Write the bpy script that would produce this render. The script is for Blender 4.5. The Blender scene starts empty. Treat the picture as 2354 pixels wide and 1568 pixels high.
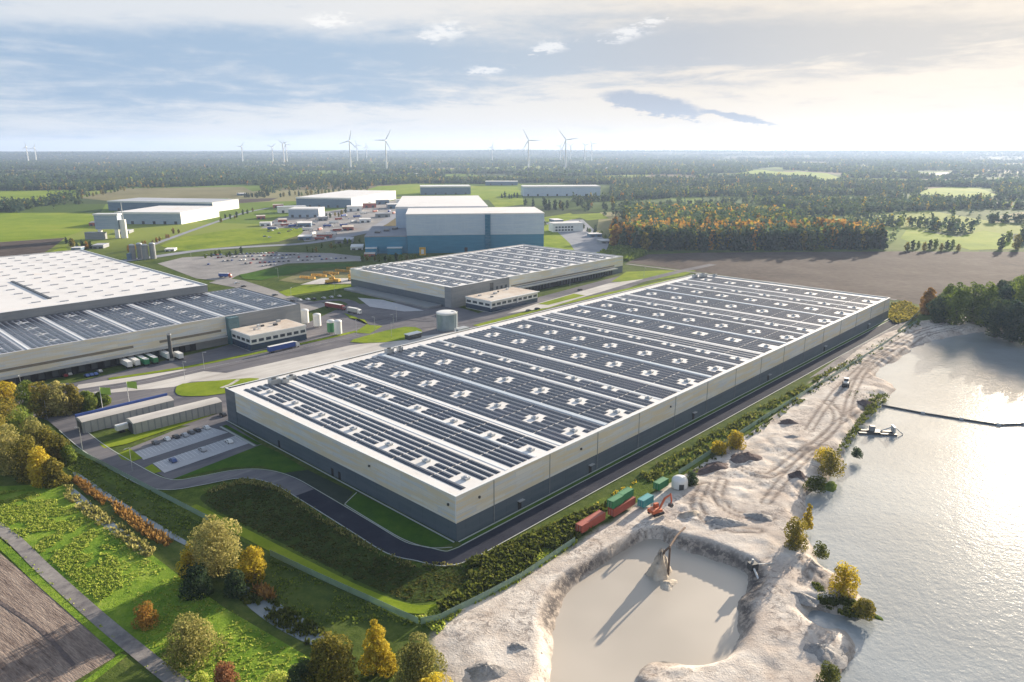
import bpy, math, random
import numpy as np
from mathutils import Vector, Matrix
from mathutils.geometry import tessellate_polygon

R = math.radians
rnd = random.Random(11)
rng = np.random.default_rng(5)
SC = bpy.context.scene
COL = SC.collection

# ------------------------------------------------------------------ camera, sun, sky, exposure
CAM_H = 115.0
PITCH = R(14.96)
FPX = 1663.0                                  # focal length in pixels of a 2354-wide survey print
SUN_AZ, SUN_EL = R(37.8), R(13.0)
EXPOSURE = 1.38

cd = bpy.data.cameras.new('camera'); cam = bpy.data.objects.new('camera', cd); COL.objects.link(cam)
cd.sensor_width = 36.0; cd.lens = 36.0 * FPX / 2354.0
cd.clip_start = 1.0; cd.clip_end = 60000.0
cam.location = (0, 0, CAM_H); cam.rotation_euler = (math.pi / 2 - PITCH, 0, 0)
SC.camera = cam

SUN_DIR = Vector((math.sin(SUN_AZ) * math.cos(SUN_EL), math.cos(SUN_AZ) * math.cos(SUN_EL), math.sin(SUN_EL)))
sl = bpy.data.lights.new('sun', 'SUN'); so = bpy.data.objects.new('sun', sl); COL.objects.link(so)
sl.energy = 5.0; sl.angle = R(0.6); sl.color = (1.0, 0.86, 0.68)
so.rotation_euler = (-SUN_DIR).to_track_quat('-Z', 'Y').to_euler(); so.location = (300, 400, 400)

SC.view_settings.view_transform = 'Standard'; SC.view_settings.look = 'None'
SC.view_settings.exposure = EXPOSURE; SC.view_settings.gamma = 1.0
SC.view_settings.use_curve_mapping = False
SC.render.engine = 'CYCLES'
SC.cycles.use_denoising = True
SC.cycles.max_bounces = 6; SC.cycles.transparent_max_bounces = 8
SC.cycles.volume_bounces = 0
SC.cycles.sample_clamp_indirect = 6.0; SC.cycles.sample_clamp_direct = 5.0


def ray(x, y):
    """Direction of a survey-print pixel (2354 x 1568)."""
    u = (x - 1177.0) / FPX; v = (784.0 - y) / FPX
    c, s = math.cos(PITCH), math.sin(PITCH)
    return (u, c + v * s, -s + v * c)


def at(x, y, z=0.0):
    """World point at height z seen at a survey-print pixel."""
    d = ray(x, y); t = (z - CAM_H) / d[2]
    return (d[0] * t, d[1] * t)


def mpp(x, y, z=0.0):
    """Metres per survey pixel at that ground point."""
    p = at(x, y, z)
    c, s = math.cos(PITCH), math.sin(PITCH)
    return (p[1] * c - (z - CAM_H) * s) / FPX


def azel(x, y):
    d = Vector(ray(x, y)).normalized()
    return math.atan2(d.x, d.y), math.asin(d.z)


# ---- node helpers
class NT:
    def __init__(self, tree):
        self.t = tree; self.n = tree.nodes; self.l = tree.links

    def new(self, typ, **kw):
        nd = self.n.new(typ)
        for k, v in kw.items():
            setattr(nd, k, v)
        return nd

    def put(self, sock, v):
        if hasattr(v, 'is_output') or isinstance(v, bpy.types.NodeSocket):
            self.l.new(v, sock)
        else:
            if isinstance(v, tuple) and len(v) == 3 and sock.type == 'RGBA':
                v = (*v, 1.0)
            sock.default_value = v

    def m(self, op, a, b=0.0, c=None, clamp=False):
        nd = self.new('ShaderNodeMath', operation=op); nd.use_clamp = clamp
        self.put(nd.inputs[0], a); self.put(nd.inputs[1], b)
        if c is not None:
            self.put(nd.inputs[2], c)
        return nd.outputs[0]

    def mix(self, f, a, b, blend='MIX'):
        nd = self.new('ShaderNodeMix', data_type='RGBA', blend_type=blend); nd.clamp_factor = True
        self.put(nd.inputs[0], f); self.put(nd.inputs[6], a); self.put(nd.inputs[7], b)
        return nd.outputs[2]

    def noise(self, vec, scale, detail=4.0, rough=0.55, dist=0.0):
        nd = self.new('ShaderNodeTexNoise')
        nd.inputs['Scale'].default_value = scale; nd.inputs['Detail'].default_value = detail
        nd.inputs['Roughness'].default_value = rough; nd.inputs['Distortion'].default_value = dist
        if vec is not None:
            self.l.new(vec, nd.inputs['Vector'])
        return nd.outputs[0]

    def ramp(self, f, stops):
        nd = self.new('ShaderNodeValToRGB'); cr = nd.color_ramp
        while len(cr.elements) < len(stops):
            cr.elements.new(0.5)
        for e, (p, c) in zip(cr.elements, stops):
            e.position = p; e.color = (*c, 1.0) if len(c) == 3 else c
        self.put(nd.inputs[0], f)
        return nd.outputs[0]

    def step(self, f, lo, hi):
        nd = self.new('ShaderNodeMapRange', interpolation_type='SMOOTHSTEP')
        self.put(nd.inputs[0], f); nd.inputs[1].default_value = lo; nd.inputs[2].default_value = hi
        return nd.outputs[0]

    def xyz(self, x, y, z):
        nd = self.new('ShaderNodeCombineXYZ')
        self.put(nd.inputs[0], x); self.put(nd.inputs[1], y); self.put(nd.inputs[2], z)
        return nd.outputs[0]


# ---- sky: Nishita with a broken autumn cloud deck, all as functions of azimuth and elevation
wd = bpy.data.worlds.new('World'); SC.world = wd; wd.use_nodes = True
wt = NT(wd.node_tree); wt.n.clear()
tc = wt.new('ShaderNodeTexCoord')
sx = wt.new('ShaderNodeSeparateXYZ'); wt.l.new(tc.outputs['Generated'], sx.inputs[0])
az = wt.m('ARCTAN2', sx.outputs[0], sx.outputs[1])
el = wt.m('ARCSINE', sx.outputs[2])
sky = wt.new('ShaderNodeTexSky', sky_type='NISHITA'); sky.sun_disc = False
sky.sun_elevation = SUN_EL; sky.sun_rotation = SUN_AZ; sky.altitude = 100.0
sky.air_density = 1.0; sky.dust_density = 2.0; sky.ozone_density = 1.0
wv = wt.xyz(wt.m('MULTIPLY', az, 5.0), wt.m('MULTIPLY', el, 26.0), 3.7)
w1 = wt.m('SUBTRACT', wt.noise(wv, 1.0, 6.0, 0.6), 0.5)
wv2 = wt.xyz(wt.m('MULTIPLY', az, 9.0), wt.m('MULTIPLY', el, 60.0), 8.1)
w2 = wt.m('SUBTRACT', wt.noise(wv2, 1.0, 8.0, 0.62, 0.4), 0.5)
wv3 = wt.xyz(wt.m('MULTIPLY', az, 40.0), wt.m('MULTIPLY', el, 120.0), 1.3)
w3 = wt.m('SUBTRACT', wt.noise(wv3, 1.0, 6.0, 0.65), 0.5)
azw = wt.m('ADD', az, wt.m('MULTIPLY', w1, 0.16))
elw = wt.m('ADD', el, wt.m('ADD', wt.m('MULTIPLY', w2, 0.045), wt.m('MULTIPLY', w1, 0.035)))


def blob(px, py, wx, wy, amp, a_s=None, e_s=None, tilt=0.0):
    a0, e0 = azel(px, py)
    da = wt.m('SUBTRACT', a_s or azw, a0); de = wt.m('SUBTRACT', e_s or elw, e0)
    if tilt:
        de = wt.m('SUBTRACT', de, wt.m('MULTIPLY', da, tilt))
    q = wt.m('ADD', wt.m('POWER', wt.m('ABSOLUTE', wt.m('DIVIDE', da, wx / FPX)), 2.0),
             wt.m('POWER', wt.m('ABSOLUTE', wt.m('DIVIDE', de, wy / FPX)), 2.0))
    return wt.m('MULTIPLY', wt.m('EXPONENT', wt.m('MULTIPLY', q, -1.0)), amp)


dark = wt.m('MULTIPLY', w2, 1.9)
for args in ((250, 95, 620, 55, 0.80), (1100, 150, 480, 48, 0.78), (1880, 95, 520, 48, 1.15), (1450, 45, 380, 35, 0.35),
             (250, 210, 520, 60, 0.50), (100, 300, 400, 30, 0.18), (820, 215, 420, 28, 0.32), (950, 45, 130, 18, 0.3),
             (700, 30, 260, 24, -0.35), (130, 35, 170, 26, -0.5), (1150, 250, 420, 22, -0.25)):
    dark = wt.m('ADD', dark, blob(*args))
dark = wt.m('ADD', dark, wt.m('MULTIPLY', w3, 0.5))
dark = wt.step(dark, -0.05, 1.0)
# how near to the sun's side of the sky: blue to the left, cream to the right
side = wt.step(az, -0.75, 0.62)
bright_c = wt.ramp(side, [(0.0, (2.75, 2.95, 3.2)), (0.40, (3.15, 3.15, 3.15)), (0.62, (3.25, 3.12, 2.95)), (0.8, (3.4, 3.12, 2.75)), (1.0, (3.95, 3.5, 2.95))])
dark_c = wt.ramp(side, [(0.0, (1.35, 1.9, 2.6)), (0.35, (1.55, 2.05, 2.65)), (0.6, (1.9, 2.2, 2.55)), (0.8, (2.1, 2.2, 2.35)), (1.0, (2.75, 2.6, 2.4))])
clouds = wt.mix(dark, bright_c, dark_c)
# the long lens-shaped cloud and a few small white puffs
lens = wt.m('ADD', wt.m('MAXIMUM', blob(1500, 240, 125, 27, 1.0, tilt=-0.17, e_s=wt.m('ADD', el, wt.m('MULTIPLY', w3, 0.03)), a_s=az),
                        blob(1690, 268, 110, 9, 0.85, tilt=-0.2, e_s=wt.m('ADD', el, wt.m('MULTIPLY', w3, 0.018)), a_s=az)),
            wt.m('MULTIPLY', w3, 0.5))
clouds = wt.mix(wt.m('MULTIPLY', wt.step(lens, 0.36, 0.66), 0.9), clouds, (1.55, 1.8, 2.2))
el3 = wt.m('ADD', el, wt.m('MULTIPLY', w3, 0.034)); az3 = wt.m('ADD', az, wt.m('MULTIPLY', w3, 0.10))
puff = None
for (px, py, wx, wy) in ((1022, 72, 42, 20), (1265, 108, 32, 15), (1432, 79, 44, 13), (1112, 163, 46, 8), (1495, 50, 26, 9), (760, 48, 60, 12)):
    b = blob(px, py, wx, wy, 1.0, a_s=az3, e_s=el3)
    puff = b if puff is None else wt.m('MAXIMUM', puff, b)
clouds = wt.mix(wt.m('MULTIPLY', wt.step(puff, 0.15, 0.95), 0.6), clouds, (4.2, 4.1, 4.0))
# higher up, gaps of blue
gap = wt.step(wt.m('ADD', el, wt.m('MULTIPLY', w1, 0.3)), 0.20, 0.42)
skyc = wt.mix(wt.m('MULTIPLY', gap, 0.85), clouds, sky.outputs[0])
bg = wt.new('ShaderNodeBackground'); wt.l.new(skyc, bg.inputs[0]); bg.inputs[1].default_value = 0.10
wo = wt.new('ShaderNodeOutputWorld'); wt.l.new(bg.outputs[0], wo.inputs[0])

# ------------------------------------------------------------------ materials
MATS = {}


def base_mat(name):
    m = bpy.data.materials.new(name); m.use_nodes = True
    t = NT(m.node_tree); t.n.clear()
    b = t.new('ShaderNodeBsdfPrincipled'); o = t.new('ShaderNodeOutputMaterial')
    t.l.new(b.outputs[0], o.inputs[0])
    MATS[name] = m
    return m, t, b


def pos(t):
    return t.new('ShaderNodeNewGeometry').outputs['Position']


def objc(t):
    return t.new('ShaderNodeTexCoord').outputs['Object']


def plain(name, c, rough=0.6, var=0.15, scale=0.4, metal=0.0, spec=0.5, bump=0.0, bscale=3.0, alpha=1.0):
    """One paint with uneven tone at two scales."""
    m, t, b = base_mat(name)
    p = pos(t)
    n = t.m('ADD', t.m('MULTIPLY', t.noise(p, scale, 5.0), 0.65), t.m('MULTIPLY', t.noise(p, scale * 9, 3.0), 0.35))
    lo = tuple(x * (1 - var) for x in c); hi = tuple(min(1, x * (1 + var)) for x in c)
    t.put(b.inputs['Base Color'], t.ramp(n, [(0.32, lo), (0.68, hi)]))
    b.inputs['Roughness'].default_value = rough; b.inputs['Metallic'].default_value = metal
    b.inputs['Specular IOR Level'].default_value = spec; b.inputs['Alpha'].default_value = alpha
    if bump:
        bn = t.new('ShaderNodeBump'); bn.inputs['Strength'].default_value = bump
        bn.inputs['Distance'].default_value = 0.3
        t.l.new(t.noise(p, bscale, 4.0), bn.inputs['Height']); t.l.new(bn.outputs[0], b.inputs['Normal'])
    return m


def blend3(name, cols, scales=(0.03, 0.25, 1.6), rough=0.95, bump=0.0, bscale=1.0, bdist=0.4, wts=(0.45, 0.35, 0.2), stretch=None):
    """Natural ground: noise at three scales through a four-colour ramp."""
    m, t, b = base_mat(name)
    p = pos(t)
    if stretch:
        mp = t.new('ShaderNodeMapping'); t.l.new(p, mp.inputs[0])
        mp.vector_type = 'TEXTURE'; mp.inputs['Rotation'].default_value = (0, 0, stretch[0]); mp.inputs['Scale'].default_value = (stretch[1], stretch[2], 1)
        p2 = mp.outputs[0]
    else:
        p2 = p
    n = t.m('MULTIPLY', t.noise(p, scales[0], 4.0), wts[0])
    n = t.m('ADD', n, t.m('MULTIPLY', t.noise(p2, scales[1], 5.0, 0.6), wts[1]))
    n = t.m('ADD', n, t.m('MULTIPLY', t.noise(p2, scales[2], 4.0, 0.7), wts[2]))
    k = len(cols)
    t.put(b.inputs['Base Color'], t.ramp(n, [(0.36 + 0.28 * i / (k - 1), c) for i, c in enumerate(cols)]))
    b.inputs['Roughness'].default_value = rough; b.inputs['Specular IOR Level'].default_value = 0.02 if rough > 0.88 else 0.2
    if bump:
        bn = t.new('ShaderNodeBump'); bn.inputs['Strength'].default_value = bump; bn.inputs['Distance'].default_value = bdist
        t.l.new(t.noise(p2, bscale, 5.0, 0.7), bn.inputs['Height']); t.l.new(bn.outputs[0], b.inputs['Normal'])
    return m


def leaf_mat(name, cols, transl=0.45):
    """Foliage: each leaf clump has its own tone (face attribute), each plant its own hue shift."""
    m, t, b = base_mat(name)
    a = t.new('ShaderNodeAttribute'); a.attribute_name = 'tone'
    oi = t.new('ShaderNodeObjectInfo')
    f = t.m('ADD', t.m('MULTIPLY', a.outputs['Fac'], 0.75), t.m('MULTIPLY', oi.outputs['Random'], 0.25))
    k = len(cols)
    c = t.ramp(f, [(0.08 + 0.84 * i / (k - 1), cc) for i, cc in enumerate(cols)])
    t.put(b.inputs['Base Color'], c); b.inputs['Roughness'].default_value = 0.75
    b.inputs['Specular IOR Level'].default_value = 0.1
    tr = t.new('ShaderNodeBsdfTranslucent'); t.put(tr.inputs[0], c)
    mx = t.new('ShaderNodeMixShader'); mx.inputs[0].default_value = transl
    t.l.new(b.outputs[0], mx.inputs[1]); t.l.new(tr.outputs[0], mx.inputs[2])
    out = [n for n in t.n if n.type == 'OUTPUT_MATERIAL'][0]
    t.l.new(mx.outputs[0], out.inputs[0])
    return m


def cladding(name, cols, bw, rh, rough=0.45, seam=None):
    """Metal facade panels laid in courses of slightly different tone (object space, any wall direction)."""
    m, t, b = base_mat(name)
    s = t.new('ShaderNodeSeparateXYZ'); t.l.new(objc(t), s.inputs[0])
    run = t.m('ADD', s.outputs[0], s.outputs[1])
    v = t.xyz(run, s.outputs[2], 0.0)
    br = t.new('ShaderNodeTexBrick'); t.l.new(v, br.inputs[0])
    br.inputs['Color1'].default_value = (*cols[0], 1); br.inputs['Color2'].default_value = (*cols[1], 1)
    br.inputs['Mortar'].default_value = (*(x * 0.55 for x in cols[0]), 1)
    br.inputs['Scale'].default_value = 1.0; br.inputs['Mortar Size'].default_value = 0.012 if seam is None else seam
    br.inputs['Brick Width'].default_value = bw; br.inputs['Row Height'].default_value = rh
    br.offset = 0.37
    n = t.noise(t.xyz(t.m('MULTIPLY', run, 0.05), t.m('MULTIPLY', s.outputs[2], 0.6), 0.0), 1.0, 3.0)
    c = t.mix(t.step(n, 0.42, 0.6), br.outputs[0], cols[2])
    fine = t.noise(t.xyz(run, t.m('MULTIPLY', s.outputs[2], 0.1), 0.0), 0.8, 3.0)
    c = t.mix(t.m('MULTIPLY', t.step(fine, 0.45, 0.75), 0.12), c, tuple(x * 0.6 for x in cols[0]))
    t.put(b.inputs['Base Color'], c); b.inputs['Roughness'].default_value = rough
    b.inputs['Specular IOR Level'].default_value = 0.4
    return m


M_WHITE = plain('white_paint', (0.72, 0.72, 0.70), 0.5, 0.06)
M_WALLTOP = cladding('pale_cladding', ((0.68, 0.67, 0.61), (0.54, 0.58, 0.61), (0.64, 0.575, 0.43)), 13.0, 1.75, seam=0.025)
M_WALLLOW = cladding('slate_cladding', ((0.088, 0.118, 0.15), (0.075, 0.105, 0.135), (0.098, 0.125, 0.155)), 6.0, 6.5, seam=0.06)
M_GREYWALL = cladding('grey_cladding', ((0.23, 0.245, 0.26), (0.21, 0.225, 0.24), (0.25, 0.26, 0.27)), 6.0, 3.0)
M_ROOF = blend3('roof_membrane', [(0.60, 0.575, 0.55), (0.70, 0.68, 0.66), (0.74, 0.725, 0.71), (0.71, 0.64, 0.58)], (0.012, 0.09, 0.7), 0.6)
M_ROOFGREY = blend3('grey_roof_membrane', [(0.33, 0.36, 0.40), (0.38, 0.40, 0.44), (0.44, 0.45, 0.48), (0.50, 0.50, 0.50)], (0.02, 0.1, 0.7), 0.6)
M_RIDGE = plain('blue_grey_walkway', (0.46, 0.52, 0.58), 0.5, 0.08)
M_EDGE = plain('white_parapet_cap', (0.74, 0.75, 0.75), 0.4, 0.04)
M_CONC = blend3('concrete_apron', [(0.37, 0.34, 0.315), (0.48, 0.455, 0.425), (0.56, 0.535, 0.50), (0.63, 0.605, 0.57)], (0.03, 0.22, 1.3), 0.9, stretch=(R(46.7), 6.0, 0.9))
M_ASPH = blend3('asphalt', [(0.085, 0.085, 0.10), (0.14, 0.138, 0.152), (0.175, 0.168, 0.178), (0.25, 0.235, 0.23)], (0.03, 0.22, 1.6), 0.9, stretch=(R(46.7), 5.0, 0.8))
M_ASPHDARK = blend3('new_asphalt_shaded', [(0.026, 0.028, 0.042), (0.034, 0.037, 0.052), (0.043, 0.046, 0.062), (0.07, 0.07, 0.085)], (0.025, 0.12, 1.2), 0.9)  # dark new asphalt, darkened further for the wall's shade on the road
M_PAVE = blend3('pale_block_paving', [(0.36, 0.36, 0.38), (0.42, 0.42, 0.44), (0.46, 0.46, 0.48), (0.52, 0.52, 0.53)], (0.05, 0.3, 2.0), 0.85)
M_KERB = plain('kerb_stone', (0.42, 0.45, 0.42), 0.8, 0.12)
M_LAWN = blend3('mown_lawn', [(0.030, 0.075, 0.012), (0.045, 0.105, 0.014), (0.065, 0.13, 0.016), (0.10, 0.15, 0.022)], (0.03, 0.2, 1.5), 0.95, 0.5, 2.5, 0.25)
M_BRIGHT = blend3('yellow_green_grass', [(0.10, 0.155, 0.014), (0.165, 0.225, 0.018), (0.225, 0.28, 0.024), (0.29, 0.30, 0.05)], (0.02, 0.12, 1.0), 0.95, 0.4, 1.6, 0.3)
M_MEADOW = blend3('meadow_grass', [(0.06, 0.125, 0.014), (0.115, 0.205, 0.022), (0.20, 0.29, 0.035), (0.32, 0.37, 0.08)], (0.03, 0.22, 1.4), 0.95, 0.8, 1.2, 0.5)
M_ROUGHG = blend3('rough_grass', [(0.035, 0.062, 0.012), (0.068, 0.105, 0.018), (0.11, 0.155, 0.026), (0.165, 0.19, 0.045)], (0.04, 0.25, 1.3), 0.95, 0.9, 1.0, 0.5)
M_BASIN = blend3('dark_basin_growth', [(0.026, 0.040, 0.010), (0.040, 0.062, 0.014), (0.060, 0.085, 0.02), (0.095, 0.12, 0.032)], (0.04, 0.25, 1.3), 0.95, 1.0, 0.8, 0.6)
M_PLOUGH = blend3('ploughed_earth', [(0.060, 0.047, 0.042), (0.085, 0.067, 0.058), (0.11, 0.09, 0.077), (0.14, 0.115, 0.098)], (0.02, 0.16, 1.2), 0.95, 0.8, 1.0, 0.3)
M_PLOUGHN = blend3('near_ploughed_earth', [(0.085, 0.064, 0.055), (0.19, 0.15, 0.13), (0.29, 0.235, 0.20), (0.40, 0.335, 0.285)], (0.03, 0.5, 2.6), 0.95, 1.0, 1.6, 0.4, (0.2, 0.4, 0.4), (R(-35), 7.0, 0.8))
M_TRACK = blend3('gravel_track', [(0.14, 0.13, 0.135), (0.21, 0.195, 0.19), (0.28, 0.26, 0.245), (0.36, 0.34, 0.31)], (0.05, 0.4, 2.0), 0.95, 0.4, 3.0, 0.1)
M_DARKEARTH = plain('dark_soil', (0.10, 0.078, 0.075), 0.95, 0.35, 0.5, bump=1.0, bscale=0.8)
M_STEEL = plain('galvanised_steel', (0.42, 0.44, 0.45), 0.45, 0.1, metal=0.3)
M_DARK = plain('dark_steel', (0.05, 0.055, 0.06), 0.5, 0.15)
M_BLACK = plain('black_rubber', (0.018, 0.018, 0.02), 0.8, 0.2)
M_GLASS = plain('window_glass', (0.035, 0.05, 0.065), 0.12, 0.25, 0.15, spec=0.8)
M_DOCK = plain('dark_dock_door', (0.06, 0.072, 0.09), 0.6, 0.2)  # one even dark blue-grey for the dock doors
M_LOUVRE = plain('bronze_window_band', (0.19, 0.165, 0.125), 0.4, 0.2)
M_BLUEDARK = cladding('petrol_blue_cladding', ((0.025, 0.185, 0.31), (0.021, 0.17, 0.29), (0.03, 0.20, 0.33)), 6.0, 5.0)
M_BLUELIGHT = cladding('ice_blue_cladding', ((0.42, 0.52, 0.62), (0.38, 0.48, 0.59), (0.45, 0.54, 0.62)), 3.0, 26.0)
M_TAN = blend3('gravelled_roof', [(0.46, 0.36, 0.29), (0.55, 0.47, 0.39), (0.62, 0.56, 0.49), (0.66, 0.62, 0.57)], (0.06, 0.3, 1.0), 0.9)
M_BARK = plain('bark', (0.075, 0.055, 0.04), 0.9, 0.3, 2.0)
M_FENCE = plain('green_wire_mesh', (0.25, 0.36, 0.30), 0.6, 0.15, alpha=0.6)
M_POST = plain('green_post', (0.16, 0.25, 0.20), 0.6, 0.1)
M_RED = plain('red_oxide_paint', (0.36, 0.085, 0.055), 0.55, 0.18)
M_GREENC = plain('green_container_paint', (0.035, 0.20, 0.075), 0.55, 0.15)
M_TEAL = plain('teal_container_paint', (0.045, 0.27, 0.29), 0.55, 0.15)
M_RUST = plain('rusty_pipe_steel', (0.13, 0.095, 0.075), .9, .3, spec=.1)
M_ORANGE = plain('orange_machine_paint', (0.48, 0.10, 0.03), 0.5, 0.15)
M_YELLOW = plain('yellow_machine_paint', (0.62, 0.36, 0.035), 0.5, 0.15)
M_BLUETR = plain('blue_truck_paint', (0.03, 0.08, 0.32), 0.45, 0.15)
M_MAROON = plain('maroon_truck_paint', (0.17, 0.02, 0.03), 0.5, 0.15)
M_GREENFL = plain('lime_flag_cloth', (0.28, 0.46, 0.06), 0.7, 0.1)
M_TANK = plain('tank_steel', (0.26, 0.33, 0.37), 0.35, 0.12, metal=0.3)
M_FARGREEN = blend3('distant_pasture', [(0.12, 0.185, 0.016), (0.18, 0.25, 0.02), (0.23, 0.29, 0.028), (0.28, 0.28, 0.05)], (0.006, 0.03, 0.2), 0.95)
M_FARTAN = blend3('distant_stubble', [(0.15, 0.145, 0.06), (0.19, 0.17, 0.085), (0.22, 0.20, 0.10), (0.25, 0.23, 0.13)], (0.006, 0.03, 0.2), 0.95)


def make_solar(name, rough=0.22):
    m, t, b = base_mat(name)
    s = t.new('ShaderNodeSeparateXYZ'); t.l.new(objc(t), s.inputs[0])
    # frames between modules every 1.1 m along the row
    fr = t.m('FRACT', t.m('DIVIDE', s.outputs[1], 1.1))
    line = t.m('LESS_THAN', fr, 0.06)
    n = t.noise(objc(t), 0.06, 3.0)
    c = t.ramp(n, [(0.35, (0.016, 0.022, 0.038)), (0.55, (0.022, 0.028, 0.050)), (0.72, (0.034, 0.035, 0.060))])
    c = t.mix(line, c, (0.16, 0.17, 0.19))
    t.put(b.inputs['Base Color'], c); b.inputs['Roughness'].default_value = rough
    b.inputs['Specular IOR Level'].default_value = 0.5
    return m


M_SOLAR = make_solar('solar_glass')

LEAF = {
    'green': leaf_mat('green_leaves', [(0.051, 0.086, 0.013), (0.109, 0.165, 0.022), (0.189, 0.251, 0.037), (0.319, 0.343, 0.077)]),
    'olive': leaf_mat('olive_leaves', [(0.062, 0.065, 0.013), (0.158, 0.149, 0.024), (0.294, 0.246, 0.042), (0.463, 0.354, 0.079)]),
    'yellow': leaf_mat('yellow_leaves', [(0.189, 0.145, 0.013), (0.406, 0.310, 0.024), (0.600, 0.469, 0.044), (0.600, 0.550, 0.110)]),
    'orange': leaf_mat('orange_leaves', [(0.116, 0.073, 0.020), (0.246, 0.139, 0.031), (0.406, 0.224, 0.044), (0.580, 0.350, 0.077)]),
    'dark': leaf_mat('dark_leaves', [(0.017, 0.038, 0.020), (0.038, 0.070, 0.032), (0.072, 0.112, 0.042), (0.14, 0.165, 0.058)]),
    'silver': leaf_mat('silver_green_leaves', [(0.094, 0.106, 0.025), (0.232, 0.230, 0.064), (0.399, 0.363, 0.120), (0.600, 0.517, 0.208)]),
    'red': leaf_mat('russet_leaves', [(0.116, 0.057, 0.029), (0.232, 0.106, 0.051), (0.357, 0.162, 0.079), (0.505, 0.268, 0.128)]),
    'pine': leaf_mat('wood_leaves', [(0.014, 0.036, 0.026), (0.030, 0.064, 0.044), (0.058, 0.100, 0.060), (0.11, 0.14, 0.07)]),
    'reed': leaf_mat('orange_reeds', [(0.131, 0.073, 0.022), (0.246, 0.139, 0.039), (0.377, 0.218, 0.061), (0.493, 0.317, 0.099)]),
    'scrub': leaf_mat('scrub_leaves', [(0.034, 0.050, 0.010), (0.076, 0.098, 0.018), (0.135, 0.155, 0.030), (0.24, 0.235, 0.065)]),
    'basin': leaf_mat('basin_leaves', [(0.026, 0.034, 0.009), (0.051, 0.059, 0.013), (0.087, 0.090, 0.020), (0.160, 0.152, 0.039)]),
    'meadow': leaf_mat('meadow_blades', [(0.131, 0.198, 0.033), (0.261, 0.343, 0.050), (0.420, 0.488, 0.088), (0.600, 0.550, 0.187)], 0.55),
}

# ------------------------------------------------------------------ mesh and object helpers


def tag(o, label=None, cat=None, group=None, kind=None):
    if label: o['label'] = label
    if cat: o['category'] = cat
    if group: o['group'] = group
    if kind: o['kind'] = kind
    return o


def thing(name, label, cat, loc=(0, 0, 0), rz=0.0, group=None):
    o = bpy.data.objects.new(name, None); COL.objects.link(o)
    o.empty_display_size = 0.5
    o.location = loc; o.rotation_euler = (0, 0, rz)
    return tag(o, label, cat, group)


def mesh_np(name, V, F, tone=None):
    """Mesh from numpy verts (n,3) and faces (m,k) of one size."""
    me = bpy.data.meshes.new(name)
    n, (m, k) = len(V), F.shape
    me.vertices.add(n); me.vertices.foreach_set('co', np.ascontiguousarray(V, dtype=np.float32).ravel())
    me.loops.add(m * k); me.loops.foreach_set('vertex_index', np.ascontiguousarray(F, dtype=np.int32).ravel())
    me.polygons.add(m)
    me.polygons.foreach_set('loop_start', np.arange(0, m * k, k, dtype=np.int32))
    me.polygons.foreach_set('loop_total', np.full(m, k, dtype=np.int32))
    if tone is not None:
        a = me.attributes.new('tone', 'FLOAT', 'FACE'); a.data.foreach_set('value', np.ascontiguousarray(tone, dtype=np.float32))
    me.update(calc_edges=True)
    return me


def link(name, me, mats, parent=None):
    for m in (mats if isinstance(mats, (list, tuple)) else [mats]):
        if m.name not in me.materials:
            me.materials.append(m)
    o = bpy.data.objects.new(name, me); COL.objects.link(o)
    if parent is not None:
        o.parent = parent
    return o


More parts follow.
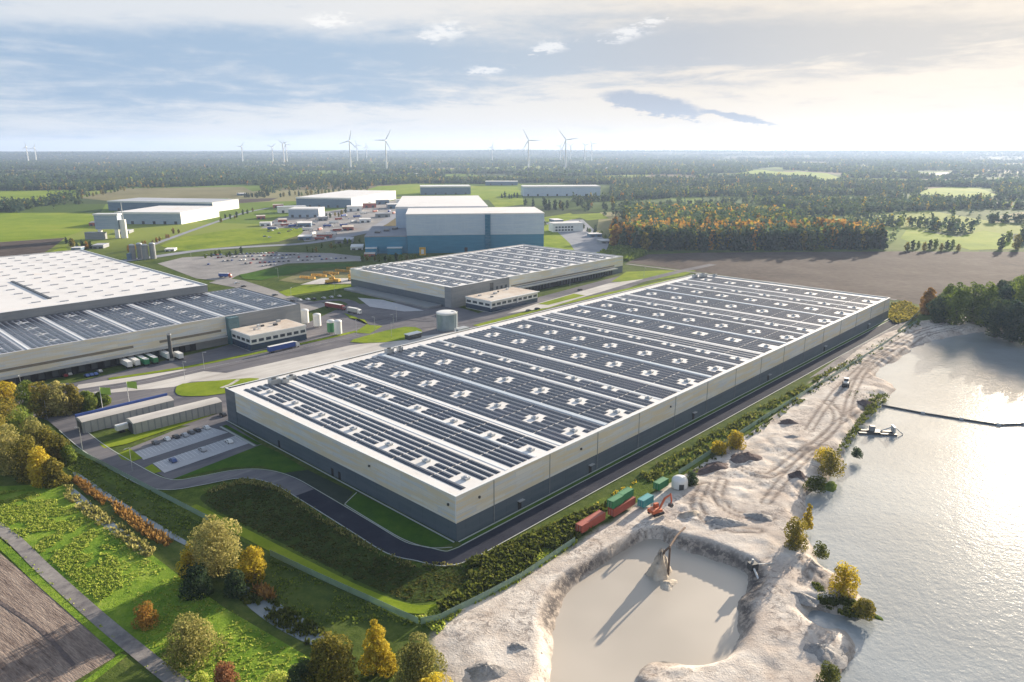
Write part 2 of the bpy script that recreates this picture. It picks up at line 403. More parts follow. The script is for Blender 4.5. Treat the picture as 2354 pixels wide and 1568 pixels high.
class MB:
    """Collects boxes, prisms and tubes into one mesh."""
    def __init__(self):
        self.v = []; self.f = []; self.mi = []

    def add(self, vs, fs, mi=0):
        o = len(self.v); self.v += [tuple(p) for p in vs]
        for f in fs:
            self.f.append(tuple(o + i for i in f)); self.mi.append(mi)
        return self

    def box(self, x0, x1, y0, y1, z0, z1, mi=0, M=None):
        vs = [(x, y, z) for z in (z0, z1) for y in (y0, y1) for x in (x0, x1)]
        if M is not None: vs = [tuple(M @ Vector(p)) for p in vs]
        return self.add(vs, [(0, 2, 3, 1), (4, 5, 7, 6), (0, 1, 5, 4), (1, 3, 7, 5), (3, 2, 6, 7), (2, 0, 4, 6)], mi)

    def prism(self, poly, z0, z1, mi=0, top_mi=None):
        n = len(poly); vs = [(x, y, z0) for x, y in poly] + [(x, y, z1) for x, y in poly]
        self.add(vs, [(i, (i + 1) % n, n + (i + 1) % n, n + i) for i in range(n)], mi)
        self.add([(x, y, z1) for x, y in poly], [tuple(range(n))], mi if top_mi is None else top_mi)
        return self

    def cyl(self, c, r0, r1, z0, z1, n=16, mi=0, cap=True):
        vs = [];
        for z, r in ((z0, r0), (z1, r1)):
            vs += [(c[0] + r * math.cos(2 * math.pi * i / n), c[1] + r * math.sin(2 * math.pi * i / n), z) for i in range(n)]
        fs = [(i, (i + 1) % n, n + (i + 1) % n, n + i) for i in range(n)]
        if cap: fs += [tuple(range(n - 1, -1, -1)), tuple(range(n, 2 * n))]
        return self.add(vs, fs, mi)

    def tube(self, pts, rs, n=8, mi=0):
        pts = [Vector(p) for p in pts]
        if not hasattr(rs, '__len__'): rs = [rs] * len(pts)
        vs = []
        for i, p in enumerate(pts):
            d = (pts[min(i + 1, len(pts) - 1)] - pts[max(i - 1, 0)]).normalized()
            u = d.cross(Vector((0, 0, 1)) if abs(d.z) < 0.95 else Vector((1, 0, 0))).normalized(); w = d.cross(u)
            vs += [tuple(p + (u * math.cos(2 * math.pi * k / n) + w * math.sin(2 * math.pi * k / n)) * rs[i]) for k in range(n)]
        fs = []
        for i in range(len(pts) - 1):
            fs += [(i * n + k, i * n + (k + 1) % n, (i + 1) * n + (k + 1) % n, (i + 1) * n + k) for k in range(n)]
        fs += [tuple(range(n - 1, -1, -1)), tuple(range((len(pts) - 1) * n, len(pts) * n))]
        return self.add(vs, fs, mi)

    def dome(self, c, r, h, n=16, k=5, mi=0):
        vs = []; fs = []
        for i in range(k + 1):
            a = math.pi / 2 * i / k
            vs += [(c[0] + r * math.cos(a) * math.cos(2 * math.pi * j / n), c[1] + r * math.cos(a) * math.sin(2 * math.pi * j / n), c[2] + h * math.sin(a)) for j in range(n)]
        for i in range(k):
            fs += [(i * n + j, i * n + (j + 1) % n, (i + 1) * n + (j + 1) % n, (i + 1) * n + j) for j in range(n)]
        return self.add(vs, fs, mi)

    def mesh(self, name):
        me = bpy.data.meshes.new(name); me.from_pydata(self.v, [], self.f)
        me.polygons.foreach_set('material_index', self.mi); me.update()
        return me

    def build(self, name, mats, parent=None):
        return link(name, self.mesh(name), mats, parent)


def copy_tree(o, parent=None):
    c = o.copy(); COL.objects.link(c)
    if parent is not None: c.parent = parent
    for ch in list(o.children): copy_tree(ch, c)
    return c


def curve(pts, sub=5, closed=False):
    """Catmull-Rom through points (2-D)."""
    n = len(pts); out = []
    rngi = range(n) if closed else range(n - 1)
    for i in rngi:
        p0, p1, p2, p3 = (pts[(i - 1) % n] if closed or i else pts[0]), pts[i], pts[(i + 1) % n], (pts[(i + 2) % n] if closed or i + 2 < n else pts[-1])
        for k in range(sub):
            t = k / sub
            out.append(tuple(0.5 * (2 * p1[j] + (p2[j] - p0[j]) * t + (2 * p0[j] - 5 * p1[j] + 4 * p2[j] - p3[j]) * t * t + (3 * p1[j] - p0[j] - 3 * p2[j] + p3[j]) * t ** 3) for j in (0, 1)))
    if not closed: out.append(tuple(pts[-1]))
    return out


NSHEET = [0]


def lift(z):
    """No two ground sheets share a plane."""
    NSHEET[0] += 1
    return z + 0.0007 * NSHEET[0] if z > 0 else z


def sheet_w(name, poly, z, m, kind='structure'):
    z = lift(z)
    """Flat ground sheet from a world polygon."""
    tri = tessellate_polygon([[Vector((x, y, 0)) for x, y in poly]])
    me = bpy.data.meshes.new(name); fs = []
    for a, b, c in tri:
        (x0, y0), (x1, y1), (x2, y2) = poly[a], poly[b], poly[c]
        fs.append((a, b, c) if (x1 - x0) * (y2 - y0) - (y1 - y0) * (x2 - x0) > 0 else (a, c, b))
    me.from_pydata([(x, y, z) for x, y in poly], [], fs); me.update()
    o = link(name, me, m); o['kind'] = kind
    return o


def sheet(name, px, z, m, smooth=0):
    w = [at(x, y) for x, y in px]
    if smooth: w = curve(w, smooth, True)
    return sheet_w(name, w, z, m)


def ribbon(name, line, width, z, m, smooth=4):
    """Road strip of constant width along a world polyline."""
    p = curve(line, smooth) if smooth else line
    z = lift(z)
    L = []; Rr = []
    for i, q in enumerate(p):
        a = Vector(p[max(i - 1, 0)]); b = Vector(p[min(i + 1, len(p) - 1)]); d = (b - a).normalized(); n = Vector((-d.y, d.x)) * width / 2
        L.append((q[0] + n.x, q[1] + n.y)); Rr.append((q[0] - n.x, q[1] - n.y))
    vs = [(x, y, z) for x, y in L + Rr]; k = len(p)
    fs = [(k + i, k + i + 1, i + 1, i) for i in range(k - 1)]
    me = bpy.data.meshes.new(name); me.from_pydata(vs, [], fs); me.update()
    o = link(name, me, m); o['kind'] = 'structure'
    return o


def inside(poly, X, Y):
    c = np.zeros(X.shape, bool); n = len(poly)
    for i in range(n):
        x0, y0 = poly[i]; x1, y1 = poly[(i + 1) % n]
        if y0 == y1: continue
        h = ((y0 > Y) != (y1 > Y)) & (X < (x1 - x0) * (Y - y0) / (y1 - y0) + x0)
        c ^= h
    return c


def dist_line(line, X, Y, closed=False):
    d = np.full(X.shape, 1e9)
    n = len(line)
    for i in range(n if closed else n - 1):
        x0, y0 = line[i]; x1, y1 = line[(i + 1) % n]
        dx, dy = x1 - x0, y1 - y0; L = dx * dx + dy * dy + 1e-9
        t = np.clip(((X - x0) * dx + (Y - y0) * dy) / L, 0, 1)
        d = np.minimum(d, np.hypot(X - x0 - t * dx, Y - y0 - t * dy))
    return d


def vnoise(X, Y, s, seed=0):
    """Smooth value noise, numpy."""
    r = np.random.default_rng(seed); T = r.random((256, 256))
    x = X / s; y = Y / s; xi = np.floor(x).astype(int); yi = np.floor(y).astype(int)
    fx = x - xi; fy = y - yi; fx = fx * fx * (3 - 2 * fx); fy = fy * fy * (3 - 2 * fy)
    g = lambda a, b: T[a % 256, b % 256]
    return (g(xi, yi) * (1 - fx) + g(xi + 1, yi) * fx) * (1 - fy) + (g(xi, yi + 1) * (1 - fx) + g(xi + 1, yi + 1) * fx) * fy


def sm(t):
    t = np.clip(t, 0, 1); return t * t * (3 - 2 * t)


# warehouse grid: origin at the near corner of the big warehouse, x along its long side, y along its short side
TH = R(46.7)
ORG = (-16.7, 195.5)
AX = (math.cos(TH), math.sin(TH)); BX = (-AX[1], AX[0])


def wst(s, t):
    return (ORG[0] + AX[0] * s + BX[0] * t, ORG[1] + AX[1] * s + BX[1] * t)


# ------------------------------------------------------------------ ground
POND_Z, LAKE_Z = -2.9, -1.6
POND = curve([at(*p, POND_Z) for p in ((1268, 1600), (1275, 1500), (1276, 1440), (1308, 1362), (1362, 1315), (1425, 1272), (1500, 1236), (1560, 1262), (1640, 1290), (1712, 1318),
                                       (1712, 1352), (1690, 1395), (1692, 1440), (1690, 1478), (1650, 1528), (1570, 1520), (1510, 1514), (1465, 1545), (1452, 1600), (1400, 1640), (1320, 1640))], 4, True)
RIM = curve([at(*p, 0.5) for p in ((1215, 1640), (1240, 1480), (1240, 1400), (1262, 1345), (1300, 1313), (1390, 1264), (1482, 1216), (1560, 1226), (1640, 1247), (1715, 1277), (1765, 1314),
                                   (1758, 1350), (1742, 1400), (1728, 1460), (1690, 1505), (1600, 1545), (1560, 1600), (1480, 1700), (1300, 1700))], 4, True)
LAKE = curve([at(*p, LAKE_Z) for p in ((2700, 760), (2420, 742), (2330, 745), (2266, 764), (2195, 776), (2126, 793), (2064, 830), (2028, 852), (2020, 868), (2062, 885), (2055, 905), (2015, 935), (1985, 980),
                                       (1962, 1015), (1945, 1040), (1935, 1085), (1905, 1110), (1872, 1140), (1858, 1190), (1862, 1225), (1885, 1285), (1950, 1330), (2018, 1400), (2000, 1425),
                                       (1900, 1412), (1880, 1425), (1940, 1448), (1968, 1490), (1960, 1545), (1920, 1600), (1930, 1750), (2300, 1900), (2900, 1700), (3100, 1100))], 4, True)
SAND = curve([at(*p) for p in ((995, 1462), (1060, 1400), (1180, 1340), (1300, 1262), (1400, 1203), (1480, 1150), (1580, 1090), (1640, 1045), (1730, 985), (1850, 893), (1990, 782), (2080, 748), (2140, 735), (2235, 728),
                              (2300, 745), (2500, 900), (2500, 1500), (2200, 1900), (1400, 2000), (1030, 1750), (1010, 1560))], 3, True)


def axis(lo, hi, step, far):
    a = list(np.arange(lo, hi + step, step)); s = step; x = a[-1]
    while x < far[1]:
        s *= 1.22; x += s; a.append(x)
    s = step; x = a[0]; pre = []
    while x > far[0]:
        s *= 1.22; x -= s; pre.append(x)
    return np.array(pre[::-1] + a)


gx = axis(-40.0, 320.0, 1.15, (-15500, 15500)); gy = axis(95.0, 520.0, 1.15, (-300, 16500))
GX, GY = np.meshgrid(gx, gy)
inS = inside(SAND, GX, GY); dS = dist_line(SAND, GX, GY, True); sS = np.where(inS, dS, -dS)
inP = inside(POND, GX, GY); dP = dist_line(POND, GX, GY, True)
inR = inside(RIM, GX, GY); dR = dist_line(RIM, GX, GY, True)
inL = inside(LAKE, GX, GY); dL = dist_line(LAKE, GX, GY, True)
wob = vnoise(GX, GY, 9, 1) * 3.2 + vnoise(GX, GY, 3.1, 2) * 1.2 - 2.2
sandm = sm((sS + wob * 0.9) / 2.5 + 0.5)
plate = sm(sS / 12.0)
rough_ = sm((vnoise(GX, GY, 26, 31) - 0.38) * 4)
bump = (vnoise(GX, GY, 16, 3) - 0.4) * 0.7 + ((vnoise(GX, GY, 4.5, 4) - 0.5) * 0.75 + (vnoise(GX, GY, 2.2, 5) - 0.5) * 0.6) * (0.15 + 0.85 * rough_)
bump = bump * np.where(inR, 1.0, sm((dR - 1.0) / 9.0))
Z = plate * (0.8 + bump)
cl = dP / (dP + dR + 1e-6)
cl = np.clip(cl + (vnoise(GX, GY, 3.0, 6) - 0.5) * 0.28 * (cl > 0.02) * (cl < 0.98), 0, 1)
clz = POND_Z - 0.5 + (1.3 - POND_Z) * cl ** 0.8
Z = np.where(inR & ~inP, np.minimum(clz, 0.8 + bump * plate), Z)
Z = np.where(inP, POND_Z - 0.5 - np.minimum(dP, 4) * 0.3, Z)
shore = sm(dL / 7.0 + (vnoise(GX, GY, 6, 8) - 0.5) * 0.5)
Z = np.where(inL, LAKE_Z - 0.25 - np.minimum(dL, 20) * 0.15, np.where(dL < 12, np.minimum(Z, LAKE_Z - 0.25 + (Z - LAKE_Z + 0.4) * shore), Z))
# far low hills along the skyline
rr = np.hypot(GX, GY)
hill = sm((rr - 8200) / 3500) * (18 + 46 * vnoise(GX, GY, 4200, 9) + 16 * vnoise(GX, GY, 1300, 10))
Z = Z + hill
# wheel ruts across the sand
RUTS = [[(2230, 735), (2110, 765), (2020, 815), (1935, 890), (1890, 945), (1860, 990)], [(2215, 755), (2120, 775), (2040, 825), (1990, 870)],
        [(1985, 930), (1900, 1000), (1840, 1065), (1790, 1120), (1760, 1160)], [(1900, 925), (1925, 960), (1905, 1000), (1850, 1040)],
        [(1700, 1080), (1760, 1100), (1800, 1075), (1860, 1030)], [(1620, 1120), (1600, 1170), (1650, 1215), (1740, 1225)], [(2060, 800), (2000, 835), (1960, 905), (1945, 960)],
        [(1660, 1110), (1650, 1150), (1690, 1185), (1770, 1195)], [(1850, 1290), (1920, 1345), (1980, 1390)], [(1860, 1320), (1900, 1350)]]
rut = np.zeros(GX.shape)
for r_ in RUTS:
    w = curve([at(*p) for p in r_], 5)
    d = dist_line(w, GX, GY)
    rut = np.maximum(rut, np.exp(-((d - 1.5) / 0.6) ** 2))
rut *= inS & ~inR
Z = Z - rut * 0.3
steep = np.where(inR & ~inP, sm(1.2 - np.abs(cl - 0.45) * 1.6), 0.0) * sm((GY - 148) / 14)  # cut-face mask; fades out at the front, where no shade is painted
damp = np.where(inR & ~inP, sm((0.28 - cl) / 0.2), 0.0)
damp = np.maximum(damp, np.where(~inL & (dL < 6), sm((3.5 - dL) / 3.0), 0))
ny, nx = GX.shape
V = np.stack([GX, GY, Z], -1).reshape(-1, 3)
I = np.arange(nx * ny).reshape(ny, nx)
F = np.stack([I[:-1, :-1], I[:-1, 1:], I[1:, 1:], I[1:, :-1]], -1).reshape(-1, 4)
gm = mesh_np('ground', V, F)
for nm, arr in (('sand', sandm), ('rut', rut), ('shaded_cliff', steep), ('damp', damp)):
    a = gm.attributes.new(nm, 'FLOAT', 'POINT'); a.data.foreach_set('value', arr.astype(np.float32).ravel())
gm.polygons.foreach_set('use_smooth', np.ones(len(gm.polygons), bool))

m, t, b = base_mat('land')
p = pos(t)


def attr(t, n):
    a = t.new('ShaderNodeAttribute'); a.attribute_name = n; return a.outputs['Fac']


n1 = t.noise(p, 0.045, 4.0); n2 = t.noise(p, 0.35, 5.0, 0.65); n3 = t.noise(p, 2.2, 4.0, 0.7)
g = t.m('ADD', t.m('ADD', t.m('MULTIPLY', n1, 0.4), t.m('MULTIPLY', n2, 0.4)), t.m('MULTIPLY', n3, 0.2))
grass = t.ramp(g, [(0.36, (0.035, 0.058, 0.014)), (0.46, (0.062, 0.092, 0.02)), (0.56, (0.095, 0.125, 0.03)), (0.66, (0.15, 0.155, 0.055))])
# beyond the works: a patchwork of fields, each its own crop, with darker woods
vo = t.new('ShaderNodeTexVoronoi'); vo.inputs['Scale'].default_value = 0.0034; vo.feature = 'F1'
mp = t.new('ShaderNodeMapping'); t.l.new(p, mp.inputs[0]); mp.inputs['Rotation'].default_value = (0, 0, 0.5); mp.inputs['Scale'].default_value = (1.0, 0.55, 0.0)
t.l.new(mp.outputs[0], vo.inputs['Vector'])
sc = t.new('ShaderNodeSeparateColor'); t.l.new(vo.outputs['Color'], sc.inputs[0])
field = t.ramp(sc.outputs[0], [(0.0, (0.075, 0.115, 0.025)), (0.3, (0.14, 0.20, 0.03)), (0.48, (0.17, 0.145, 0.085)), (0.6, (0.22, 0.26, 0.05)), (0.75, (0.26, 0.24, 0.12)), (0.9, (0.06, 0.085, 0.03))])
[n for n in t.n if n.type == 'VALTORGB'][-1].color_ramp.interpolation = 'CONSTANT'
ln = t.new('ShaderNodeVectorMath', operation='LENGTH'); t.l.new(p, ln.inputs[0])
farf = t.step(ln.outputs['Value'], 850.0, 1150.0)
wood = t.step(ln.outputs['Value'], 6000.0, 9500.0)
base = t.mix(farf, grass, field)
base = t.mix(t.m('MULTIPLY', wood, 0.85), base, (0.035, 0.05, 0.03))
s = t.m('ADD', t.m('MULTIPLY', t.noise(p, 0.11, 5.0, 0.6), 0.5), t.m('ADD', t.m('MULTIPLY', n2, 0.25), t.m('MULTIPLY', n3, 0.25)))
sandc = t.ramp(s, [(0.36, (0.38, 0.315, 0.265)), (0.44, (0.55, 0.485, 0.425)), (0.54, (0.665, 0.605, 0.54)), (0.66, (0.74, 0.69, 0.63))])
spk = t.step(t.noise(p, 0.42, 7.0, 0.8, 1.2), 0.49, 0.58)
patch = t.step(t.noise(p, 0.06, 3.0), 0.40, 0.56)
sandc = t.mix(t.m('MULTIPLY', t.step(t.noise(p, 0.035, 4.0, 0.6), 0.46, 0.62), 0.45), sandc, (0.36, 0.285, 0.24))
sandc = t.mix(t.m('MULTIPLY', t.m('MULTIPLY', spk, patch), 0.7), sandc, (0.19, 0.16, 0.145))
sandc = t.mix(t.m('MULTIPLY', attr(t, 'rut'), 0.9), sandc, (0.17, 0.135, 0.115))
# cut face of the pit: streaked layers, their tones darkened to paint in the face's shade
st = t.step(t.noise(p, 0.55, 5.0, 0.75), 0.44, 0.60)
sandc = t.mix(t.m('MULTIPLY', attr(t, 'shaded_cliff'), 0.95), sandc, t.mix(st, (0.10, 0.09, 0.088), (0.36, 0.31, 0.265)))
sandc = t.mix(t.m('MULTIPLY', attr(t, 'damp'), 0.6), sandc, (0.24, 0.21, 0.18))
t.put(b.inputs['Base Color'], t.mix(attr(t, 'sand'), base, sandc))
b.inputs['Roughness'].default_value = 0.95; b.inputs['Specular IOR Level'].default_value = 0.02
bn = t.new('ShaderNodeBump'); bn.inputs['Strength'].default_value = 0.7; bn.inputs['Distance'].default_value = 0.45
t.l.new(t.m('ADD', n2, t.m('MULTIPLY', n3, 0.5)), bn.inputs['Height']); t.l.new(bn.outputs[0], b.inputs['Normal'])
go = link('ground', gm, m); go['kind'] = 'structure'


def water(name, c, scale, strength, rough, dist=0.12):
    m, t, b = base_mat(name)
    p = pos(t)
    n = t.m('ADD', t.m('MULTIPLY', t.noise(p, scale * 0.4, 3.0, 0.6), 0.55), t.m('MULTIPLY', t.noise(p, scale, 4.0, 0.65), 0.45))
    big = t.noise(p, 0.02, 3.0)
    t.put(b.inputs['Base Color'], t.mix(t.step(big, 0.35, 0.65), tuple(x * 0.88 for x in c), tuple(x * 1.08 for x in c)))
    b.inputs['Roughness'].default_value = rough; b.inputs['Specular IOR Level'].default_value = 0.5
    bn = t.new('ShaderNodeBump'); bn.inputs['Strength'].default_value = strength; bn.inputs['Distance'].default_value = dist
    t.l.new(n, bn.inputs['Height']); t.l.new(bn.outputs[0], b.inputs['Normal'])
    return m


M_LAKE = water('lake_water', (0.29, 0.315, 0.325), 0.9, 0.8, 0.06, 0.24)
M_POND = water('silty_pond_water', (0.47, 0.42, 0.355), 0.5, 0.08, 0.34, 0.05)


def grow(poly, d):
    """Polygon moved outward by d."""
    n = len(poly); area = sum(poly[i][0] * poly[(i + 1) % n][1] - poly[(i + 1) % n][0] * poly[i][1] for i in range(n))
    sg = 1 if area > 0 else -1; out = []
    for i in range(n):
        a = Vector(poly[i - 1]); b_ = Vector(poly[(i + 1) % n]); e = (b_ - a).normalized()
        out.append((poly[i][0] + sg * e.y * d, poly[i][1] - sg * e.x * d))
    return out


sheet_w('lake_water', grow(LAKE, 3.5), LAKE_Z, M_LAKE)
sheet_w('pit_pond_water', grow(POND, 1.2), POND_Z, M_POND)
# ------------------------------------------------------------------ fields, roads, lawns (flat sheets, each a few centimetres above the one below)
Z1, Z2, Z3, Z4, Z5 = 0.03, 0.10, 0.17, 0.24, 0.31
sheet('meadow', [(-320, 1040), (0, 1118), (150, 1112), (175, 1125), (230, 1190), (350, 1275), (420, 1330), (520, 1400), (700, 1505), (770, 1545), (800, 1640), (470, 1640), (360, 1530), (180, 1370), (60, 1260), (-320, 1075)], Z1, M_MEADOW)
TRACKLINE = [at(*p) for p in ((-420, 985), (-150, 1120), (8, 1222), (100, 1308), (230, 1425), (345, 1520), (420, 1580), (560, 1700))]
ribbon('farm_track', TRACKLINE, 3.7, Z3, M_TRACK)
M_VERGE = M_BRIGHT
ribbon('grass_verge', [at(*p) for p in ((-420, 1000), (-150, 1138), (0, 1252), (85, 1330), (200, 1430), (280, 1500))], 2.4, Z2, M_MEADOW)
sheet('ploughed_field', [(-420, 1040), (-150, 1170), (0, 1272), (45, 1310), (150, 1400), (272, 1492), (262, 1512), (150, 1580), (40, 1640), (-500, 1640)], Z1, M_PLOUGHN)
ribbon('plough_furrow', [at(*p) for p in ((-60, 1345), (0, 1385), (95, 1450), (170, 1530))], 0.9, Z2, M_DARKEARTH)
ribbon('grass_verge', [at(*p) for p in ((285, 1505), (200, 1570), (90, 1650))], 2.2, Z2, M_MEADOW)
# ditch with silver water and reed beds along the fence
M_DITCH = water('ditch_water', (0.20, 0.23, 0.24), 1.3, 0.35, 0.25, 0.08)
sheet('ditch_water', [(160, 1120), (185, 1135), (235, 1180), (300, 1232), (345, 1262), (335, 1275), (280, 1240), (215, 1192), (160, 1140)], Z2, M_DITCH, 3)
sheet('ditch_water', [(545, 1345), (600, 1362), (660, 1400), (760, 1462), (775, 1492), (720, 1485), (630, 1440), (560, 1385)], Z2, M_DITCH, 3)
sheet('ditch_water', [(175, 1085), (240, 1128), (330, 1185), (430, 1245), (425, 1254), (320, 1198), (230, 1140), (172, 1097)], Z2, M_DITCH, 2)
# basin and banks beside the perimeter road
sheet('rough_bank', [(150, 1010), (280, 1085), (345, 1130), (480, 1115), (560, 1105), (640, 1118), (850, 1250), (950, 1292), (1110, 1276), (1330, 1172), (1500, 1088), (1700, 975), (1900, 858), (2060, 765), (2110, 730), (2120, 745), (1900, 880), (1600, 1075),
                     (1330, 1235), (1180, 1335), (1000, 1425), (900, 1400), (700, 1310), (480, 1210), (250, 1110), (130, 1025)], Z1, M_ROUGHG)
sheet('dark_basin', [(462, 1140), (520, 1118), (590, 1112), (640, 1128), (740, 1195), (850, 1262), (940, 1305), (1050, 1305), (1095, 1315), (1060, 1352), (1000, 1380), (930, 1382), (820, 1335), (700, 1275), (560, 1205), (480, 1165)], Z2, M_BASIN, 3)
ribbon('grass_slope', [at(*p) for p in ((440, 1165), (560, 1225), (700, 1298), (830, 1362), (940, 1400), (1010, 1398))], 3.6, Z3, M_BRIGHT)
# perimeter road: in from the parking, round the near corner, along the long wall
PERI = [at(*p) for p in ((160, 985), (215, 1030), (292, 1078), (350, 1108), (400, 1116), (460, 1107), (540, 1092), (600, 1092), (655, 1108), (715, 1142), (830, 1212), (910, 1260), (970, 1275))]
PERI += [wst(-9.0, -4.5), wst(-4.0, -6.6), wst(6, -6.9), wst(60, -6.8), wst(160, -6.8), wst(300, -6.8), wst(402, -6.8)]
ribbon('perimeter_road', PERI, 7.4, Z3, M_ASPHDARK, 6)
ribbon('perimeter_road', [at(*p) for p in ((128, 960), (165, 990), (215, 1030), (292, 1078), (350, 1108), (400, 1116), (460, 1107), (540, 1092), (600, 1092), (655, 1108), (700, 1134))], 7.2, Z4, M_ASPH, 6)
PC = curve(PERI, 6)
for sg in (-3.85, 3.85):
    off = []
    for i, q in enumerate(PC[:-1]):
        d = (Vector(PC[min(i + 1, len(PC) - 1)]) - Vector(PC[max(i - 1, 0)])).normalized(); off.append((q[0] - d.y * sg, q[1] + d.x * sg))
    ribbon('kerb', off, 0.32, Z5, M_KERB, 0)
for s0, s1, t0, t1 in ((-0.5, 405, -3.0, -2.75), (0, 405, -1.15, -0.55)):
    sheet_w('kerb', [wst(s0, t0), wst(s1, t0), wst(s1, t1), wst(s0, t1)], Z5, M_KERB)
sheet_w('clipped_grass_strip', [wst(0, -2.75), wst(405, -2.75), wst(405, -1.15), wst(0, -1.15)], Z4, M_LAWN)
sheet('lawn', [(395, 1104), (500, 1055), (588, 1018), (640, 1040), (705, 1080), (652, 1088), (600, 1072), (520, 1076), (440, 1093)], Z2, M_LAWN)
sheet('grassed_apron', [(652, 1088), (708, 1081), (812, 1132), (790, 1160), (715, 1118)], Z2, blend3('grass_paver', [(0.03, 0.045, 0.035), (0.04, 0.055, 0.042), (0.05, 0.065, 0.05), (0.065, 0.075, 0.06)], (0.03, 0.3, 2.0)))
sheet('lawn', [(795, 1161), (815, 1132), (930, 1185), (1042, 1248), (1020, 1257), (985, 1258), (930, 1240), (880, 1213)], Z2, M_LAWN)
sheet_w('kerb', [wst(-1.3, 0), wst(-0.7, 0), wst(-0.7, 147), wst(-1.3, 147)], Z4, M_KERB)
ribbon('kerb', [at(*p) for p in ((792, 1161), (880, 1215), (930, 1243), (985, 1261), (1040, 1260))], 0.35, Z5, M_KERB)
ribbon('kerb', [at(*p) for p in ((820, 1134), (793, 1160))], 0.35, Z5, M_KERB, 0)
# car park by the short wall
sheet('parking_lot', [(272, 1058), (300, 1030), (400, 990), (505, 958), (545, 985), (602, 1022), (500, 1062), (392, 1104), (360, 1088), (320, 1078)], Z2, M_ASPH)
for q in (((310, 1040), (480, 982), (525, 995), (330, 1058)), ((352, 1066), (540, 1003), (572, 1020), (378, 1088))):
    sheet('pale_parking_bays', q, Z3, M_PAVE)
for q in (((270, 1045), (300, 1033), (328, 1055), (305, 1062), (280, 1058)), ((330, 1078), (350, 1068), (372, 1085), (352, 1090)), ((228, 1022), (480, 948), (498, 952), (290, 1022), (240, 1032))):
    sheet('grass_island', q, Z4, M_BRIGHT)
m_hedge = M_LAWN
ribbon('clipped_grass_strip', [wst(-4.4, 112), wst(-4.4, 142)], 1.7, Z4, M_LAWN, 0)
ribbon('kerb', [wst(-6.2, 112), wst(-6.2, 142)], 0.9, Z4, M_KERB, 0)
# service yard, access roads and concrete behind the big warehouse
sheet('yard_asphalt', [(-300, 905), (0, 890), (170, 880), (500, 800), (700, 745), (800, 700), (1000, 690), (1100, 720), (1440, 630), (1500, 640), (1300, 720), (1080, 765), (900, 815), (620, 905), (520, 975), (250, 985), (160, 985), (90, 960), (-300, 990)], Z1, M_ASPH)
sheet('concrete_apron', [(180, 885), (420, 850), (520, 858), (700, 818), (800, 795), (1060, 762), (1090, 755), (1000, 800), (760, 862), (610, 880), (590, 872), (440, 878), (400, 890), (240, 905), (170, 900)], Z2, M_CONC)
ribbon('access_road', [at(*p) for p in ((60, 918), (200, 898), (330, 878), (460, 850), (640, 812), (800, 778), (960, 752), (1100, 735), (1300, 690), (1440, 655), (1560, 625), (1640, 608))], 9.0, Z3, M_ASPH)
ribbon('road_line', [at(*p) for p in ((200, 898), (330, 878), (460, 850), (640, 812), (800, 778), (960, 752))], 0.25, Z4, M_PAVE)
ribbon('grass_strip', [at(*p) for p in ((250, 872), (420, 846), (560, 818), (720, 785), (820, 762))], 4.0, Z3, M_BRIGHT)
ribbon('grass_strip', [at(*p) for p in ((1095, 750), (1200, 722), (1330, 690), (1460, 662), (1560, 640))], 6.0, Z3, M_BRIGHT)
sheet('grass_island', [(404, 895), (420, 883), (500, 876), (575, 870), (596, 876), (520, 905), (440, 912), (408, 908)], Z4, M_BRIGHT, 2)
ribbon('pale_path', [at(*p) for p in ((508, 893), (530, 885), (548, 874))], 2.0, Z5, M_CONC, 0)
sheet('grass_island', [(805, 787), (840, 773), (930, 752), (968, 758), (960, 775), (880, 788)], Z4, M_BRIGHT, 2)
sheet('grass_island', [(815, 765), (845, 745), (838, 735), (805, 732), (790, 720), (815, 728), (850, 748), (880, 750), (850, 768)], Z4, M_BRIGHT)
sheet('grass_island', [(640, 672), (700, 655), (812, 655), (812, 662), (720, 672), (660, 682)], Z4, M_BRIGHT)
sheet('grass_island', [(550, 632), (660, 612), (800, 606), (812, 612), (720, 618), (600, 645), (560, 642)], Z4, M_LAWN)
sheet('concrete_apron', [(822, 685), (880, 690), (975, 715), (930, 717), (850, 706)], Z4, M_PAVE)
sheet('concrete_apron', [(690, 655), (740, 640), (812, 640), (812, 652), (720, 654)], Z3, M_CONC)
sheet('rough_ground', [(640, 645), (700, 625), (812, 618), (812, 640), (740, 640), (690, 652)], Z2, blend3('trampled_grass', [(0.10, 0.11, 0.04), (0.16, 0.155, 0.07), (0.21, 0.20, 0.10), (0.27, 0.25, 0.16)]))
sheet('concrete_apron', [(1165, 722), (1230, 700), (1400, 652), (1480, 642), (1420, 660), (1260, 708)], Z4, M_CONC)
sheet('grass_island', [(1235, 700), (1320, 676), (1345, 680), (1260, 702)], Z5, M_BRIGHT)
sheet('grass_field', [(1405, 648), (1440, 625), (1520, 622), (1600, 622), (1570, 634), (1480, 648)], Z2, M_BRIGHT)
ribbon('farm_track', [at(*p) for p in ((1440, 607), (1520, 617), (1600, 627), (1700, 640), (1860, 660), (2060, 690))], 5.0, Z3, M_TRACK)
sheet('ploughed_field', [(1440, 604), (1490, 585), (1600, 581), (2090, 578), (2500, 580), (3300, 640), (2600, 720), (2354, 712), (2110, 700), (2060, 688), (1860, 658), (1700, 638), (1600, 624), (1520, 614)], Z1, M_PLOUGH)
sheet('sandy_margin', [(2045, 742), (2070, 735), (2110, 728), (2060, 760), (1900, 855), (1860, 870)], Z2, M_TRACK)
